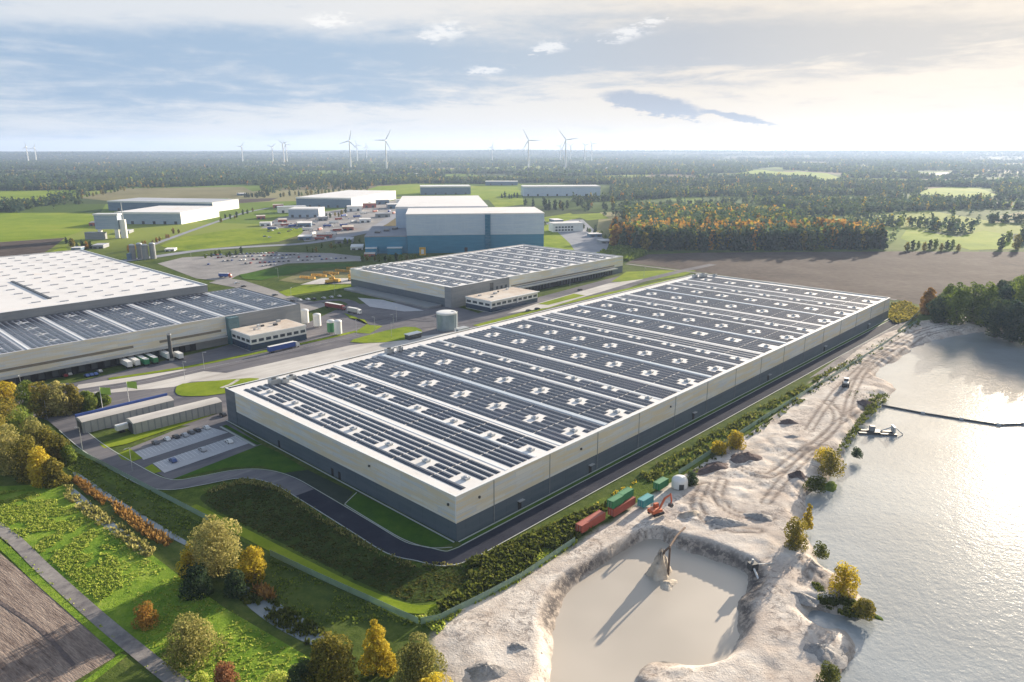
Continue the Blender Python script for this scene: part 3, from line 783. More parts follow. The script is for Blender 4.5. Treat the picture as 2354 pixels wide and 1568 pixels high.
# fields and roads further out
def farm(px, m, n='grass_field', z=Z2):
    sheet(n, px, z, m)
farm([(-100, 490), (215, 489), (232, 497), (205, 525), (150, 545), (0, 555), (-200, 560)], M_FARGREEN)
farm([(-200, 562), (0, 557), (150, 547), (120, 570), (85, 592), (0, 600), (-200, 612)], M_PLOUGH, 'ploughed_field')
farm([(85, 593), (150, 565), (160, 582), (120, 598)], M_BRIGHT)
farm([(368, 565), (420, 545), (540, 526), (705, 524), (690, 540), (640, 556), (430, 577), (400, 575)], M_BRIGHT)
farm([(0, 470), (120, 462), (170, 452), (178, 437), (0, 440), (-200, 450), (-200, 480)], M_FARGREEN)
farm([(180, 455), (290, 433), (560, 430), (580, 440), (540, 455), (420, 460), (250, 462)], M_FARTAN, 'stubble_field')
farm([(255, 465), (560, 458), (640, 455), (620, 462), (520, 470), (260, 470)], M_PLOUGH, 'ploughed_field')
farm([(830, 440), (870, 428), (960, 424), (1100, 428), (1190, 430), (1200, 455), (1120, 460), (900, 448)], M_FARGREEN)
farm([(1120, 455), (1200, 446), (1205, 470), (1140, 478)], M_BRIGHT)
farm([(1250, 500), (1310, 490), (1335, 500), (1300, 508), (1255, 512)], M_BRIGHT)
farm([(1315, 493), (1380, 490), (1400, 502), (1350, 507)], M_BRIGHT)
farm([(1250, 520), (1262, 515), (1310, 560), (1320, 575), (1250, 572)], M_BRIGHT)
farm([(1700, 393), (1750, 390), (1810, 398), (1830, 394), (1900, 398), (1935, 410), (1915, 416), (1800, 408), (1690, 400)], M_FARGREEN)
farm([(2105, 445), (2130, 435), (2200, 428), (2260, 436), (2300, 450), (2220, 455), (2150, 450)], M_FARGREEN)
farm([(2085, 527), (2150, 537), (2200, 545), (2260, 530), (2320, 540), (2340, 572), (2230, 575), (2180, 560), (2100, 560), (2070, 548)], M_FARGREEN)
farm([(2275, 500), (2354, 487), (2500, 490), (2500, 505), (2354, 508), (2290, 512)], M_FARTAN, 'stubble_field')
farm([(2110, 399), (2180, 396), (2185, 401), (2112, 404)], M_CONC, 'glasshouse_field')
M_ROADFAR = blend3('far_road', [(0.22, 0.235, 0.27), (0.27, 0.28, 0.31), (0.30, 0.31, 0.34), (0.34, 0.345, 0.36)], (0.02, 0.1, 0.6))
ribbon('main_road', [at(*p) for p in ((270, 602), (360, 590), (470, 575), (600, 566), (700, 560), (790, 545), (860, 525), (930, 480), (960, 462))], 16, Z3, M_ROADFAR)
ribbon('side_road', [at(*p) for p in ((345, 565), (400, 545), (470, 520), (560, 490), (620, 478))], 8, Z3, M_ROADFAR)
M_LOT = blend3('worn_lot_asphalt', [(0.20, 0.19, 0.19), (0.26, 0.25, 0.245), (0.32, 0.305, 0.295), (0.38, 0.36, 0.345)], (0.015, 0.08, 0.5), 0.9)
sheet('lorry_park', [(590, 530), (640, 500), (760, 485), (940, 455), (960, 470), (880, 520), (800, 545), (700, 555), (680, 530)], Z1, M_LOT)
sheet('car_park', [(362, 606), (420, 592), (640, 580), (760, 582), (835, 590), (835, 600), (660, 606), (545, 634), (520, 648), (450, 640)], Z1, M_LOT)
sheet('side_yard', [(480, 650), (520, 640), (560, 645), (700, 690), (760, 700), (700, 720), (560, 665)], Z2, M_LOT)
ribbon('side_road', [at(*p) for p in ((700, 700), (790, 690), (850, 720), (960, 735), (1000, 735))], 8, Z3, M_ASPH)
sheet('office_grounds', [(1250, 505), (1340, 505), (1400, 560), (1390, 585), (1320, 575), (1260, 520)], Z1, M_ROADFAR)

# ------------------------------------------------------------------ the big warehouse
def walls(poly, z0, z1, inset_top=0.0):
    mb = MB(); n = len(poly)
    vs = [(x, y, z0) for x, y in poly] + [(x, y, z1) for x, y in poly]
    mb.add(vs, [(i, (i + 1) % n, n + (i + 1) % n, n + i) for i in range(n)])
    return mb


def block(parent, x0, x1, y0, y1, h, band, roofm=None, topm=None, lowm=None, parapet=0.5):
    """Warehouse body: slate plinth, pale cladding band standing 8 cm proud, parapet cap, roof sheet."""
    topm = topm or M_WALLTOP; lowm = lowm or M_WALLLOW; roofm = roofm or M_ROOF
    walls([(x0, y0), (x1, y0), (x1, y1), (x0, y1)], 0, band, ).build('lower_wall', lowm, parent)
    e = 0.08
    o = MB(); P = [(x0 - e, y0 - e), (x1 + e, y0 - e), (x1 + e, y1 + e), (x0 - e, y1 + e)]
    vs = [(x, y, band) for x, y in P] + [(x, y, h) for x, y in P] + [(x, y, band) for x, y in ((x0, y0), (x1, y0), (x1, y1), (x0, y1))]
    o.add(vs, [(i, (i + 1) % 4, 4 + (i + 1) % 4, 4 + i) for i in range(4)] + [(8 + i, 8 + (i + 1) % 4, (i + 1) % 4, i) for i in range(4)])
    o.build('upper_wall', topm, parent)
    c = MB(); w = 0.45
    c.box(x0 - .12, x1 + .12, y0 - .12, y0 + w, h - 0.02, h + 0.12).box(x0 - .12, x1 + .12, y1 - w, y1 + .12, h - 0.02, h + 0.12)
    c.box(x0 - .12, x0 + w, y0 + w, y1 - w, h - 0.02, h + 0.12).box(x1 - w, x1 + .12, y0 + w, y1 - w, h - 0.02, h + 0.12)
    c.build('parapet_cap', M_EDGE, parent)
    i = MB().box(x0 + .3, x1 - .3, y0 + .3, y1 - .3, h - 0.9, h - parapet); return i.build('roof', roofm, parent)


def solar(parent, x0, x1, y0, y1, z, pitch=3.35, width=2.35, vents=(), vr=(3.4, 4.6), breaks=(), bw=0.8, across=False):
    """One array of low tent-shaped module rows running along local y, left open round each roof vent."""
    mb = MB(); n = max(1, int(round((x1 - x0) / pitch)))
    for k in range(n):
        xc = x0 + (k + 0.5) * (x1 - x0) / n
        cuts = [(b - bw / 2, b + bw / 2) for b in breaks]
        for (vx, vy) in vents:
            d = abs(xc - vx)
            if d < vr[0] + 0.6:
                r = vr[1] if d < vr[0] - 0.8 else vr[1] * 0.55
                cuts.append((vy - r, vy + r))
        cuts.sort(); seg = []; c = y0
        for a, b in cuts:
            if a > c + 1.5: seg.append((c, min(a, y1)))
            c = max(c, b)
        if y1 > c + 1.5: seg.append((c, y1))
        for a, b in seg:
            h = 0.34; x_ = width / 2
            vs = [(xc - x_, a, z + .08), (xc, a, z + h), (xc + x_, a, z + .08), (xc - x_, b, z + .08), (xc, b, z + h), (xc + x_, b, z + .08)]
            mb.add(vs, [(0, 1, 4, 3), (1, 2, 5, 4), (0, 2, 1), (3, 4, 5)])
    if mb.f: return mb.build('solar_array', M_SOLAR, parent)


def vent_part(parent, x, y, z, r=1.0):
    mb = MB().box(x - r, x + r, y - r * 1.15, y + r * 1.15, z, z + .55)
    mb.box(x - r - .12, x + r + .12, y - r * 1.15 - .12, y + r * 1.15 + .12, z + .55, z + .68)
    mb.dome((x, y, z + .68), r * .8, .35, 12, 3, 1)
    return mb.build('roof_vent', [M_STEEL, M_ROOFGREY], parent)


LW, SW, HW = 405.0, 147.0, 14.9
wh = thing('warehouse', 'huge pale warehouse in the centre whose roof is banded with dark solar rows', 'warehouse', (*ORG, 0), TH)
block(wh, 0, LW, 0, SW, HW, 6.1)
# dark full-height corner at the far end of the short wall
c_ = MB().box(-0.16, 0.02, SW - 8.5, SW + .16, 0.0, HW - .05); c_.box(0.02, 9.0, SW + .02, SW + .16, 0.0, HW - .05)
c_.build('dark_corner_panel', M_WALLLOW, wh)
MB().box(-.14, -.09, -.14, .25, 6.1, HW).build('corner_trim', M_EDGE, wh)
RZ = HW - 0.5
TV = (7.4, 26.5, 46.6, 68.0, 89.2, 108.8, 129.0)
TB = (17, 36.5, 57.5, 78.5, 99, 119)
T1 = 140.0
bands = [(4.2, 22.6, 11.0, 3.4), (26.6, 38.0, None, 0), (39.3, 50.2, 41.6, 2.6), (53.6, 77.2, 65.3, 3.6), (80.2, 103.4, 92.2, 3.6), (106.0, 116.0, 114.8, 2.4), (118.4, 130.4, None, 0),
         (133.6, 157.6, 146.0, 3.6), (160.8, 183.6, 172.3, 3.6), (186.4, 196.4, 195.0, 2.4), (198.8, 210.4, None, 0), (213.8, 238.2, 227.0, 3.6), (241.4, 264.2, 252.9, 3.6),
         (267.0, 277.2, 276.4, 2.4), (279.8, 291.2, None, 0), (294.8, 318.6, 307.0, 3.6), (321.8, 344.6, 335.0, 3.6), (348.0, 358.0, 357.0, 2.4), (360.4, 371.8, None, 0), (375.2, 398.5, 384.6, 3.6)]
for (x0, x1, sv, vr) in bands:
    vs_ = [(sv, tv) for tv in TV] if sv else []
    solar(wh, x0, x1, 2.8, T1, RZ, 3.0 if x1 < 51 else 3.35, 2.2 if x1 < 51 else 2.95, vs_, (min(vr, 3.3), 4.1), TB, 0.55)
    for v in vs_: vent_part(wh, v[0], v[1], RZ, 0.95)
# raised blue-grey walkways every third bay and paler seams between bays
for s_ in (78.7, 159.2, 239.8, 320.2):
    MB().box(s_ - 1.1, s_ + 1.1, 2.5, SW - 4, RZ - .02, RZ + .25).build('roof_walkway', M_RIDGE, wh)
for s_ in (24.6, 38.7, 52.0, 104.7, 117.2, 132.0, 185.0, 197.6, 212.1, 265.6, 278.5, 293.0, 346.3, 359.2, 373.5):
    MB().box(s_ - .55, s_ + .55, 2.5, SW - 4, RZ - .02, RZ + .12).build('roof_seam', M_EDGE, wh)
# plant on the roof near the far side of the short wall
for i, (x, y, a, h_) in enumerate(((18, 138, 2.2, 2.4), (22, 136, 1.6, 1.9), (27, 139, 1.8, 1.6), (84, 142, 2.0, 2.0), (90, 141, 1.4, 1.8), (396, 138, 3.0, 2.6), (388, 141, 2.0, 2.2), (402, 131, 1.6, 2.0))):
    mb = MB().box(x - a, x + a, y - a * .7, y + a * .7, RZ, RZ + h_); mb.cyl((x, y), a * .5, a * .5, RZ + h_, RZ + h_ + .4, 12, 1)
    mb.build('roof_plant', [M_STEEL, M_DARK], wh)
# doors in the lower walls
for s_ in (28, 66, 140, 215, 290, 365):
    d_ = MB().box(s_ - .8, s_ + .8, -.1, .02, 0.1, 3.2).build('door', M_BLACK, wh); MB().box(s_ - 1.3, s_ + 1.3, -1.3, -.1, 3.3, 3.5).build('door_canopy', M_STEEL, d_)
for t_ in (62, 66.5, 104):
    MB().box(-.1, .02, t_ - .7, t_ + .7, 0.1, 2.9).build('door', M_BLACK, wh)
for s_ in np.arange(16, 400, 27.0):
    MB().box(s_ - .12, s_ + .12, -.2, -.06, .2, HW - .2).build('downpipe', M_GREYWALL, wh)
for s_, t_ in ((-.25, 3.2), (-.25, 43), (9.5, -.25), (60, -.25), (120, -.25)):
    MB().box(s_ - .3, s_ + .3, t_ - .3, t_ + .3, 11.0, 11.7).build('wall_lamp', M_DARK, wh)

# ------------------------------------------------------------------ second warehouse (behind, with the dock row)
X0, X1, Y0, Y1, H2 = 220.0, 439.0, 246.0, 374.0, 15.6
w2o = thing('warehouse', 'mid-sized solar-roofed warehouse behind the big one, with a long dark row of docks', 'warehouse', (*ORG, 0), TH)
block(w2o, X0, X1, Y0, Y1, H2, 6.6)
MB().box(X0 - .18, X0 + 7, Y0 - .2, Y0 + .02, 0, H2 - .03).box(X0 - .2, X0 + .02, Y0 - .2, Y0 + 7, 0, H2 - .03).box(X0 + 7, X0 + 62, Y0 - .2, Y0 + .02, 0, H2 - .03).build('grey_corner_wall', M_GREYWALL, w2o)
for xw in (47, 52, 57):
    MB().box(X0 + xw, X0 + xw + 2.2, Y0 - .28, Y0 - .18, 7.5, 10).build('window', M_GLASS, w2o)
MB().box(X0 + 40, X0 + 44, Y0 - .28, Y0 - .18, 0.2, 13.5).build('window', M_GLASS, w2o)
MB().box(X0 + 64, X1 - 14, Y0 - .3, Y0 - .06, 7.5, 8.6).build('window_band', M_LOUVRE, w2o)
MB().box(X0 + 64, X1 - 14, Y0 - 4.5, Y0 - .3, 5.4, 6.3).build('dock_canopy', M_STEEL, w2o)
nd = 34
for i in range(nd):
    x = X0 + 68 + i * (X1 - X0 - 88) / (nd - 1)
    if i in (12, 13): continue
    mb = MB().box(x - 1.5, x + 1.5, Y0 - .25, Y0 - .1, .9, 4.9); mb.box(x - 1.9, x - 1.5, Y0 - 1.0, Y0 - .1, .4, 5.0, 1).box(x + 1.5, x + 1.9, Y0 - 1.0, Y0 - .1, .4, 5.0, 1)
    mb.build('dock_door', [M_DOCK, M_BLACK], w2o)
MB().box(X0 + 66, X1 - 18, Y0 - .24, Y0 - .05, 0.05, 5.4).build('dark_dock_strip', M_BLACK, w2o)  # flat black strip behind the dock doors, not set back
R2 = H2 - .5
for k in range(8):
    x0 = X0 + 5 + k * 26.6; tv = [(x0 + 11.5, Y0 + 9 + j * 20.5) for j in range(6)]
    solar(w2o, x0, x0 + 22.5, Y0 + 4, Y1 - 5, R2, 3.6, 2.9, tv, (4.0, 4.6), [Y0 + 19 + j * 20.5 for j in range(6)], 1.0)
    for v in tv[:6]: vent_part(w2o, v[0], v[1], R2, 1.0)
    MB().box(x0 + 23.9, x0 + 24.9, Y0 + 3, Y1 - 3, R2 - .02, R2 + .12).build('roof_seam', M_EDGE, w2o)
for j in range(5):
    MB().box(X0 + 8 + j * 7, X0 + 11 + j * 7, Y1 - 9, Y1 - 6, R2, R2 + 2.0).build('roof_plant', M_WHITE, w2o)
MB().box(X0 - 14, X0 - 1, Y0 + 10, Y1 - 10, 0.1, 1.5).build('loading_ramp', M_GREYWALL, w2o)

# office in front of the second warehouse
M_NAVY = plain('navy_glazing', (0.03, 0.055, 0.10), .2, .3, .3, spec=.7)
M_TEALG = plain('teal_glass', (0.05, 0.14, 0.17), .15, .3, .2, spec=.8)


def office(name, label, x0, x1, y0, y1, h, roofm, nw=9, wall=None, flip=False, wx=True):
    o = thing(name, label, 'office', (*ORG, 0), TH); wall = wall or M_WHITE
    walls([(x0, y0), (x1, y0), (x1, y1), (x0, y1)], 0, h - 1.0).build('wall', wall, o)
    MB().box(x0 - .3, x1 + .3, y0 - .3, y1 + .3, h - 1.0, h).build('fascia', M_WHITE, o)
    MB().box(x0 + .2, x1 - .2, y0 + .2, y1 - .2, h, h + .06).build('roof', roofm, o)
    MB().box(x0 - .05, x1 + .05, y0 - .06, y0 + .05, .25, h * .42).box(x0 - .06, x0 + .05, y0 + .05, y1 - .1, .25, h * .42).build('ground_floor_glazing', M_NAVY, o)
    for fl in (1,):
        z = 1.0 + fl * (h - 1.2) / 2
        for i in range(nw):
            a = x0 + (i + .15) * (x1 - x0) / nw; b_ = x0 + (i + .85) * (x1 - x0) / nw
            w_ = MB().box(a, b_, y0 - .08, y0 + .02, z, z + 1.7).build('window', M_GLASS, o)
            MB().box(a, b_, y0 - .22, y0 - .08, z - .12, z).build('sill', M_STEEL, w_)
        k = max(3, nw // 2)
        for i in range(k):
            a = y0 + (i + .15) * (y1 - y0) / k; b_ = y0 + (i + .85) * (y1 - y0) / k
            MB().box(x0 - .08, x0 + .02, a, b_, z, z + 1.7).build('window', M_GLASS, o)
    for i in range(6):
        x = x0 + (x1 - x0) * rnd.uniform(.1, .8); y = y0 + (y1 - y0) * rnd.uniform(.35, .85); a = rnd.uniform(.5, 1.3)
        MB().box(x - a, x + a, y - a * .8, y + a * .8, h + .06, h + rnd.uniform(.8, 1.6)).build('roof_plant', [M_STEEL, M_WHITE, M_DARK][i % 3], o)
    return o


o2 = office('office_building', 'low glass-fronted office with a tan gravel roof before the grey corner wall', 229, 280, 214, 240, 8.6, M_TAN, 9)
MB().box(228.4, 281, 212.6, 213.7, 8.0, 8.6).box(228.2, 229.2, 212.6, 213.7, 3.4, 8.0).box(256, 256.8, 212.6, 213.7, 3.6, 8.0).build('white_frame', M_WHITE, o2)

# ------------------------------------------------------------------ third warehouse (left, white high roof over a lower solar roof)
w3o = thing('warehouse', 'white-roofed warehouse at the left edge with a lower solar roof', 'warehouse', (*ORG, 0), TH)
HH, HL = 22.0, 17.0
walls([(-190, 353), (87, 353), (87, 618), (-190, 618)], 0, HH).build('high_wall', M_GREYWALL, w3o)
MB().box(-190.2, 87.2, 352.7, 353.6, HH - .1, HH + .15).box(86.4, 87.2, 353.6, 618.2, HH - .1, HH + .15).box(-190.2, 86.4, 617.4, 618.2, HH - .1, HH + .15).build('parapet_cap', M_EDGE, w3o)
MB().box(-189.8, 86.6, 353.4, 617.6, HH - 1, HH - .4).build('high_roof', M_ROOF, w3o)
k = 0
for i in range(13):
    for j in range(13):
        x = 80 - i * 13.2; y = 365 + j * 19.8 + (i % 2) * 9.0
        if k < 98 and y < 612 and x > -95:
            MB().box(x - 2.4, x + 2.4, y - .7, y + .7, HH - .4, HH + .1).build('skylight', M_ROOFGREY, w3o); k += 1
MB().box(-4, -2.2, 380, 470, HH - .4, HH + .2).build('roof_gutter', M_DARK, w3o)
for j in range(8):
    MB().box(87.3, 89.5, 372 + j * 22, 380 + j * 22, HH - 3.4, HH - 1.2).build('roof_plant', M_WHITE, w3o)
mb = walls([(-190, 270), (110, 270), (110, 353), (-190, 353)], 0, HL); mb.build('low_wall', M_GREYWALL, w3o)
MB().box(-190.1, 59, 269.86, 269.98, 5.6, HL + .1).build('white_fascia', M_WALLTOP, w3o)
MB().box(59, 59.3, 269.8, 270.5, 5.6, HL + .1).build('corner_trim', M_EDGE, w3o)
MB().box(-189, -16, 269.72, 269.84, 8.2, 9.6).build('window_band', M_LOUVRE, w3o)
MB().box(20, 56, 269.72, 269.84, 8.2, 9.6).build('window_band', M_LOUVRE, w3o)
MB().box(-16, 6, 269.72, 269.84, 8.2, 9.6).build('window_band', M_LOUVRE, w3o)
MB().box(-190, 58, 266.2, 269.8, 5.1, 5.7).build('dock_canopy', M_STEEL, w3o)
MB().box(-189, 40, 269.8, 269.95, 0.05, 5.1).build('dark_dock_strip', M_BLACK, w3o)  # black strip lying flat on the wall along the docks
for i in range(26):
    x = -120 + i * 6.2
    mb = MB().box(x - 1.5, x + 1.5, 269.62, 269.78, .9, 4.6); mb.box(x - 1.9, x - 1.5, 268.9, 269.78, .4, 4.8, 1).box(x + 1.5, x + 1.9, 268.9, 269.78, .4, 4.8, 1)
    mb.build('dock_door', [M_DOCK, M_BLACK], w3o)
MB().box(-189.8, 109.6, 270.4, 352.9, HL - 1, HL - .4).build('low_roof', M_ROOFGREY, w3o)
for k in range(9):
    x1 = 108 - k * 25.4; x0 = x1 - 21.5
    tv = [(x0 + 11, 284 + j * 19) for j in range(4)]
    solar(w3o, x0, x1, 274, 351, HL - .4, 2.9, 2.55, tv, (2.6, 3.6), [293 + j * 19 for j in range(3)], .7)
    MB().box(x0 - 2.3, x0 - 1.3, 272, 352.5, HL - .42, HL - .2).build('roof_seam', M_EDGE, w3o)
    for v in tv: vent_part(w3o, v[0], v[1], HL - .4, 0.9)
MB().box(59.4, 66, 266.2, 269.9, 0.1, HL - .6).build('glass_corner', M_TEALG, w3o)
office('office_building', 'two-storey white office with a tan roof in front of the left warehouse', 60.5, 97, 243, 266, 9.6, M_TAN, 8)

# ------------------------------------------------------------------ blue high-bay warehouse
BY = math.atan2(16, 153.5)
bb = thing('high_bay_warehouse', 'tall blue high-bay warehouse, pale above and petrol blue below', 'warehouse', (-117.5, 812, 0), BY)
BW, HB = 154.5, 44.0
walls([(0, 0), (BW, 0), (BW, 84), (0, 84)], 0, 20.0).build('lower_wall', M_BLUEDARK, bb)
P = [(-.3, -.3), (BW + .3, -.3), (BW + .3, 84.3), (-.3, 84.3)]
walls(P, 20.0, HB).build('upper_wall', M_BLUELIGHT, bb)
MB().box(-.5, BW + .5, -.5, 84.5, HB - 1.2, HB).build('roof', M_ROOF, bb)
MB().box(-16, 97, 84.6, 290, 0, HB - 1.5).build('rear_hall_wall', M_BLUELIGHT, bb)
MB().box(-16.3, 97.3, 84.7, 290.3, HB - 1.5, HB + 1.4).build('rear_hall_roof', M_ROOF, bb)
st_ = MB()
for i in range(11):
    st_.box(87.5, 93.5, -2.6, -.35, 2 + i * 4, 2.3 + i * 4)
    st_.add([(87.7, -2.4, 2.3 + i * 4), (93.3, -2.4, 6 + i * 4), (93.3, -1.4, 6 + i * 4), (87.7, -1.4, 2.3 + i * 4)], [(0, 1, 2, 3)])
for x in (87.5, 93.3):
    for y in (-2.6, -.55): st_.box(x, x + .25, y, y + .25, 0, HB - .5)
st_.box(87.9, 93.1, -.45, -.32, 0, HB - 1.4)
st_.build('stair_tower', M_BLUEDARK, bb)
walls([(-47, 3), (-.4, 3), (-.4, 110), (-47, 110)], 0, 18.5).build('annex_wall', M_BLUEDARK, bb)
MB().box(-47.3, -.5, 2.7, 110.3, 18.5, 19.6).build('annex_roof', M_ROADFAR, bb)
for i in range(3): MB().box(-38 + i * 9, -32 + i * 9, 30 + i * 18, 44 + i * 18, 19.6, 21.5).build('roof_plant', M_DARK, bb)
for x0, x1 in ((-46, -34), (-22, -6)):
    MB().box(x0, x1, -6, 2.9, 0, 6.8).build('annex_porch', M_BLUEDARK, bb); MB().box(x0 - .4, x1 + .4, -6.4, 2.9, 6.8, 7.4).build('porch_roof', M_WHITE, bb)
for x in (64, 120): MB().box(x, x + 3.5, -.2, -.05, .1, 6).build('door', M_DARK, bb)
# ------------------------------------------------------------------ foliage
def leaves(rng, centers, radii, n, leaf, squash=0.85, shell=0.72, up=0.15):
    """n leaf clumps (small kite-shaped faces) spread through the outer part of overlapping lobes."""
    centers = np.array(centers, float); radii = np.array(radii, float)
    w = radii ** 2; li = rng.choice(len(radii), n, p=w / w.sum())
    d = rng.normal(size=(n, 3)); d[:, 2] += up; d /= np.linalg.norm(d, axis=1)[:, None]
    r = radii[li] * (shell + (1.06 - shell) * rng.random(n) ** 0.7)
    c = centers[li] + d * r[:, None] * np.array([1, 1, squash])
    nn = d + rng.normal(size=(n, 3)) * 0.55; nn /= np.linalg.norm(nn, axis=1)[:, None]
    t1 = np.cross(nn, rng.normal(size=(n, 3))); t1 /= np.linalg.norm(t1, axis=1)[:, None] + 1e-9
    t2 = np.cross(nn, t1); s = leaf * (0.55 + 0.9 * rng.random(n))[:, None]
    V = np.stack([c - t1 * s, c - t2 * s * .62 + nn * s * .12, c + t1 * s, c + t2 * s * .62 + nn * s * .12], 1).reshape(-1, 3)
    F = np.arange(4 * n).reshape(n, 4)
    lob = rng.random(len(radii))
    tone = np.clip(0.62 * rng.random(n) + 0.38 * lob[li], 0, 1)
    return V, F, tone


def crown_lobes(rng, H, Rc, low=0.25, nl=9, shape='round'):
    C, S = [], []
    for i in range(nl):
        f = i / max(1, nl - 1)
        z = H * (low + (0.92 - low) * f) - 0.04 * H
        if shape == 'tall': w = Rc * (0.95 - 0.62 * f ** 1.6)
        elif shape == 'bush': w = Rc * (1.0 - 0.35 * f)
        else: w = Rc * math.sin(math.pi * (0.22 + 0.66 * f)) ** 0.8
        a = i * 2.4 + rng.random() * 1.2; q = w * 0.55 * (0.35 + 0.65 * rng.random())
        r = w * (0.48 + 0.2 * rng.random())
        C.append((q * math.cos(a), q * math.sin(a), min(z, H - r * 0.75))); S.append(r)
    return C, S


def trunk_mb(rng, H, r, C):
    mb = MB(); mb.tube([(0, 0, -.2), (r * .3, 0, H * .18), (0, r * .4, H * .42), (0, 0, H * .72)], [r * 1.25, r, r * .72, r * .28], 7)
    for c in C[::2][:5]:
        z0 = max(H * .16, c[2] * .55)
        mb.tube([(0, 0, z0), (c[0] * .5, c[1] * .5, z0 + (c[2] - z0) * .6), (c[0] * .9, c[1] * .9, c[2])], [r * .5, r * .3, r * .1], 5)
    return mb


def tree_protos(name, kind, H, Rc, n, leaf, var=3, low=0.25, shape='round', nl=9, seed=0):
    """Unlinked pairs of crown and trunk meshes."""
    out = []
    for k in range(var):
        g_ = np.random.default_rng(seed * 100 + k)
        C, S = crown_lobes(g_, H, Rc, low, nl, shape)
        V, F, tn = leaves(g_, C, S, n, leaf)
        V[:, 2] = np.maximum(V[:, 2], 0.05)
        cm = mesh_np(name + '_crown', V, F, tn); cm.materials.append(LEAF[kind])
        tm = trunk_mb(g_, H, max(.12, H * .022), C).mesh(name + '_trunk'); tm.materials.append(M_BARK)
        out.append((cm, tm))
    return out


def plant(name, cm, tm, loc, label, cat, group=None, s=1.0, rz=0.0, sz=None):
    o = thing(name, label, cat, loc, rz, group); o.scale = (s, s, sz or s)
    c = bpy.data.objects.new('crown', cm); COL.objects.link(c); c.parent = o
    if tm is not None:
        u = bpy.data.objects.new('trunk', tm); COL.objects.link(u); u.parent = o
    return o


def near_tree(px, py, hpx, wpx, kind, label, cat='tree', n=2600, leaf=0.42, low=0.12, shape='round', nl=12, name=None, seed=None, gz=0.0):
    """A tree of its own: base at the survey pixel, height and width as measured there."""
    n = int(n * 1.8); leaf *= .76
    s_ = mpp(px, py, gz); H = hpx * s_ * 1.02; Rc = wpx * s_ / 2
    g_ = np.random.default_rng(seed if seed is not None else int(px * 7 + py))
    C, S = crown_lobes(g_, H, Rc, low, nl, shape)
    V, F, tn = leaves(g_, C, S, n, leaf); V[:, 2] = np.maximum(V[:, 2], 0.03)
    cm = mesh_np('crown', V, F, tn); cm.materials.append(LEAF[kind])
    tm = trunk_mb(g_, H, max(.1, H * .025), C).mesh('trunk'); tm.materials.append(M_BARK)
    x, y = at(px, py, gz)
    return plant(name or ('shrub' if cat == 'shrub' else 'tree'), cm, tm, (x, y, gz), label, cat)


# foreground trees, each measured from the photograph
near_tree(505, 1318, 142, 138, 'silver', 'large pale olive tree with a rounded crown beside the ditch', n=4200, leaf=.42)
near_tree(583, 1332, 82, 78, 'yellow', 'golden yellow tree leaning against the large olive tree', n=2200, leaf=.36)
near_tree(440, 1330, 92, 66, 'yellow', 'small tree with a yellow top behind the dark bush by the ditch', n=1500, leaf=.34, shape='tall')
near_tree(452, 1366, 72, 92, 'dark', 'dark green bush in front of the large olive tree', 'shrub', n=2200, leaf=.36, low=.1, shape='bush')
near_tree(540, 1368, 60, 70, 'dark', 'dark shaded bush at the foot of the golden tree', 'shrub', n=1500, leaf=.36, low=.1, shape='bush')
near_tree(441, 1515, 105, 138, 'silver', 'broad pale willow-like bush standing alone in the meadow', 'shrub', n=4200, leaf=.34, low=.08, shape='bush', nl=14)
near_tree(337, 1440, 58, 66, 'orange', 'small brown autumn bush next to the farm track', 'shrub', n=1300, leaf=.3, low=.1, shape='bush')
near_tree(517, 1570, 50, 62, 'red', 'small reddish bush at the bottom edge of the meadow', 'shrub', n=1300, leaf=.3, low=.1, shape='bush')
near_tree(868, 1545, 140, 96, 'yellow', 'bright yellow-green tree at the bottom edge by the sand', n=3200, leaf=.36, shape='tall')
near_tree(962, 1598, 150, 140, 'silver', 'pale grey-green tree at the bottom edge beside the sand', n=4400, leaf=.36)
near_tree(766, 1580, 135, 150, 'olive', 'large olive-brown tree left of the yellow one at the bottom edge', n=4200, leaf=.38)
near_tree(700, 1590, 80, 90, 'dark', 'dark green tree half cut off by the bottom edge', n=2000, leaf=.38)
near_tree(1000, 1650, 110, 120, 'yellow', 'yellowish tree cut off by the bottom edge beside the sand', n=2200, leaf=.38)
near_tree(640, 1600, 50, 110, 'meadow', 'light green bush at the bottom edge between meadow and trees', 'shrub', n=1500, leaf=.32, low=.08, shape='bush')
near_tree(395, 1490, 26, 40, 'meadow', 'low bright green clump left of the willow-like bush', 'shrub', n=500, leaf=.26, low=.05, shape='bush')
near_tree(462, 1575, 30, 46, 'meadow', 'low bright green clump in front of the willow-like bush', 'shrub', n=500, leaf=.26, low=.05, shape='bush')
# shore bushes
near_tree(1938, 1362, 72, 76, 'yellow', 'yellow bush on the spit reaching into the lake', 'shrub', n=1700, leaf=.36, low=.06, shape='bush')
near_tree(1985, 1412, 34, 60, 'olive', 'low green bush at the tip of the lake spit', 'shrub', n=1200, leaf=.34, low=.05, shape='bush')
near_tree(1855, 1215, 66, 32, 'yellow', 'tall narrow yellow bush on the lake shore', 'shrub', n=1000, leaf=.34, low=.05, shape='tall')
near_tree(1828, 1262, 78, 66, 'olive', 'green shore bush in front of the narrow yellow one', 'shrub', n=1800, leaf=.36, low=.06, shape='bush')
near_tree(1908, 1092, 60, 66, 'olive', 'rounded olive bush at the water below the dredger', 'shrub', n=1500, leaf=.4, low=.05, shape='bush')
near_tree(1895, 1060, 30, 60, 'yellow', 'flat yellow bush just above the rounded olive shore bush', 'shrub', n=900, leaf=.4, low=.05, shape='bush')
near_tree(1968, 1050, 22, 30, 'dark', 'tiny dark bush on a tongue of land in the lake', 'shrub', n=500, leaf=.36, low=.05, shape='bush')
near_tree(1875, 1125, 30, 52, 'scrub', 'dark brownish bush beside the soil heap on the shore', 'shrub', n=900, leaf=.4, low=.05, shape='bush')
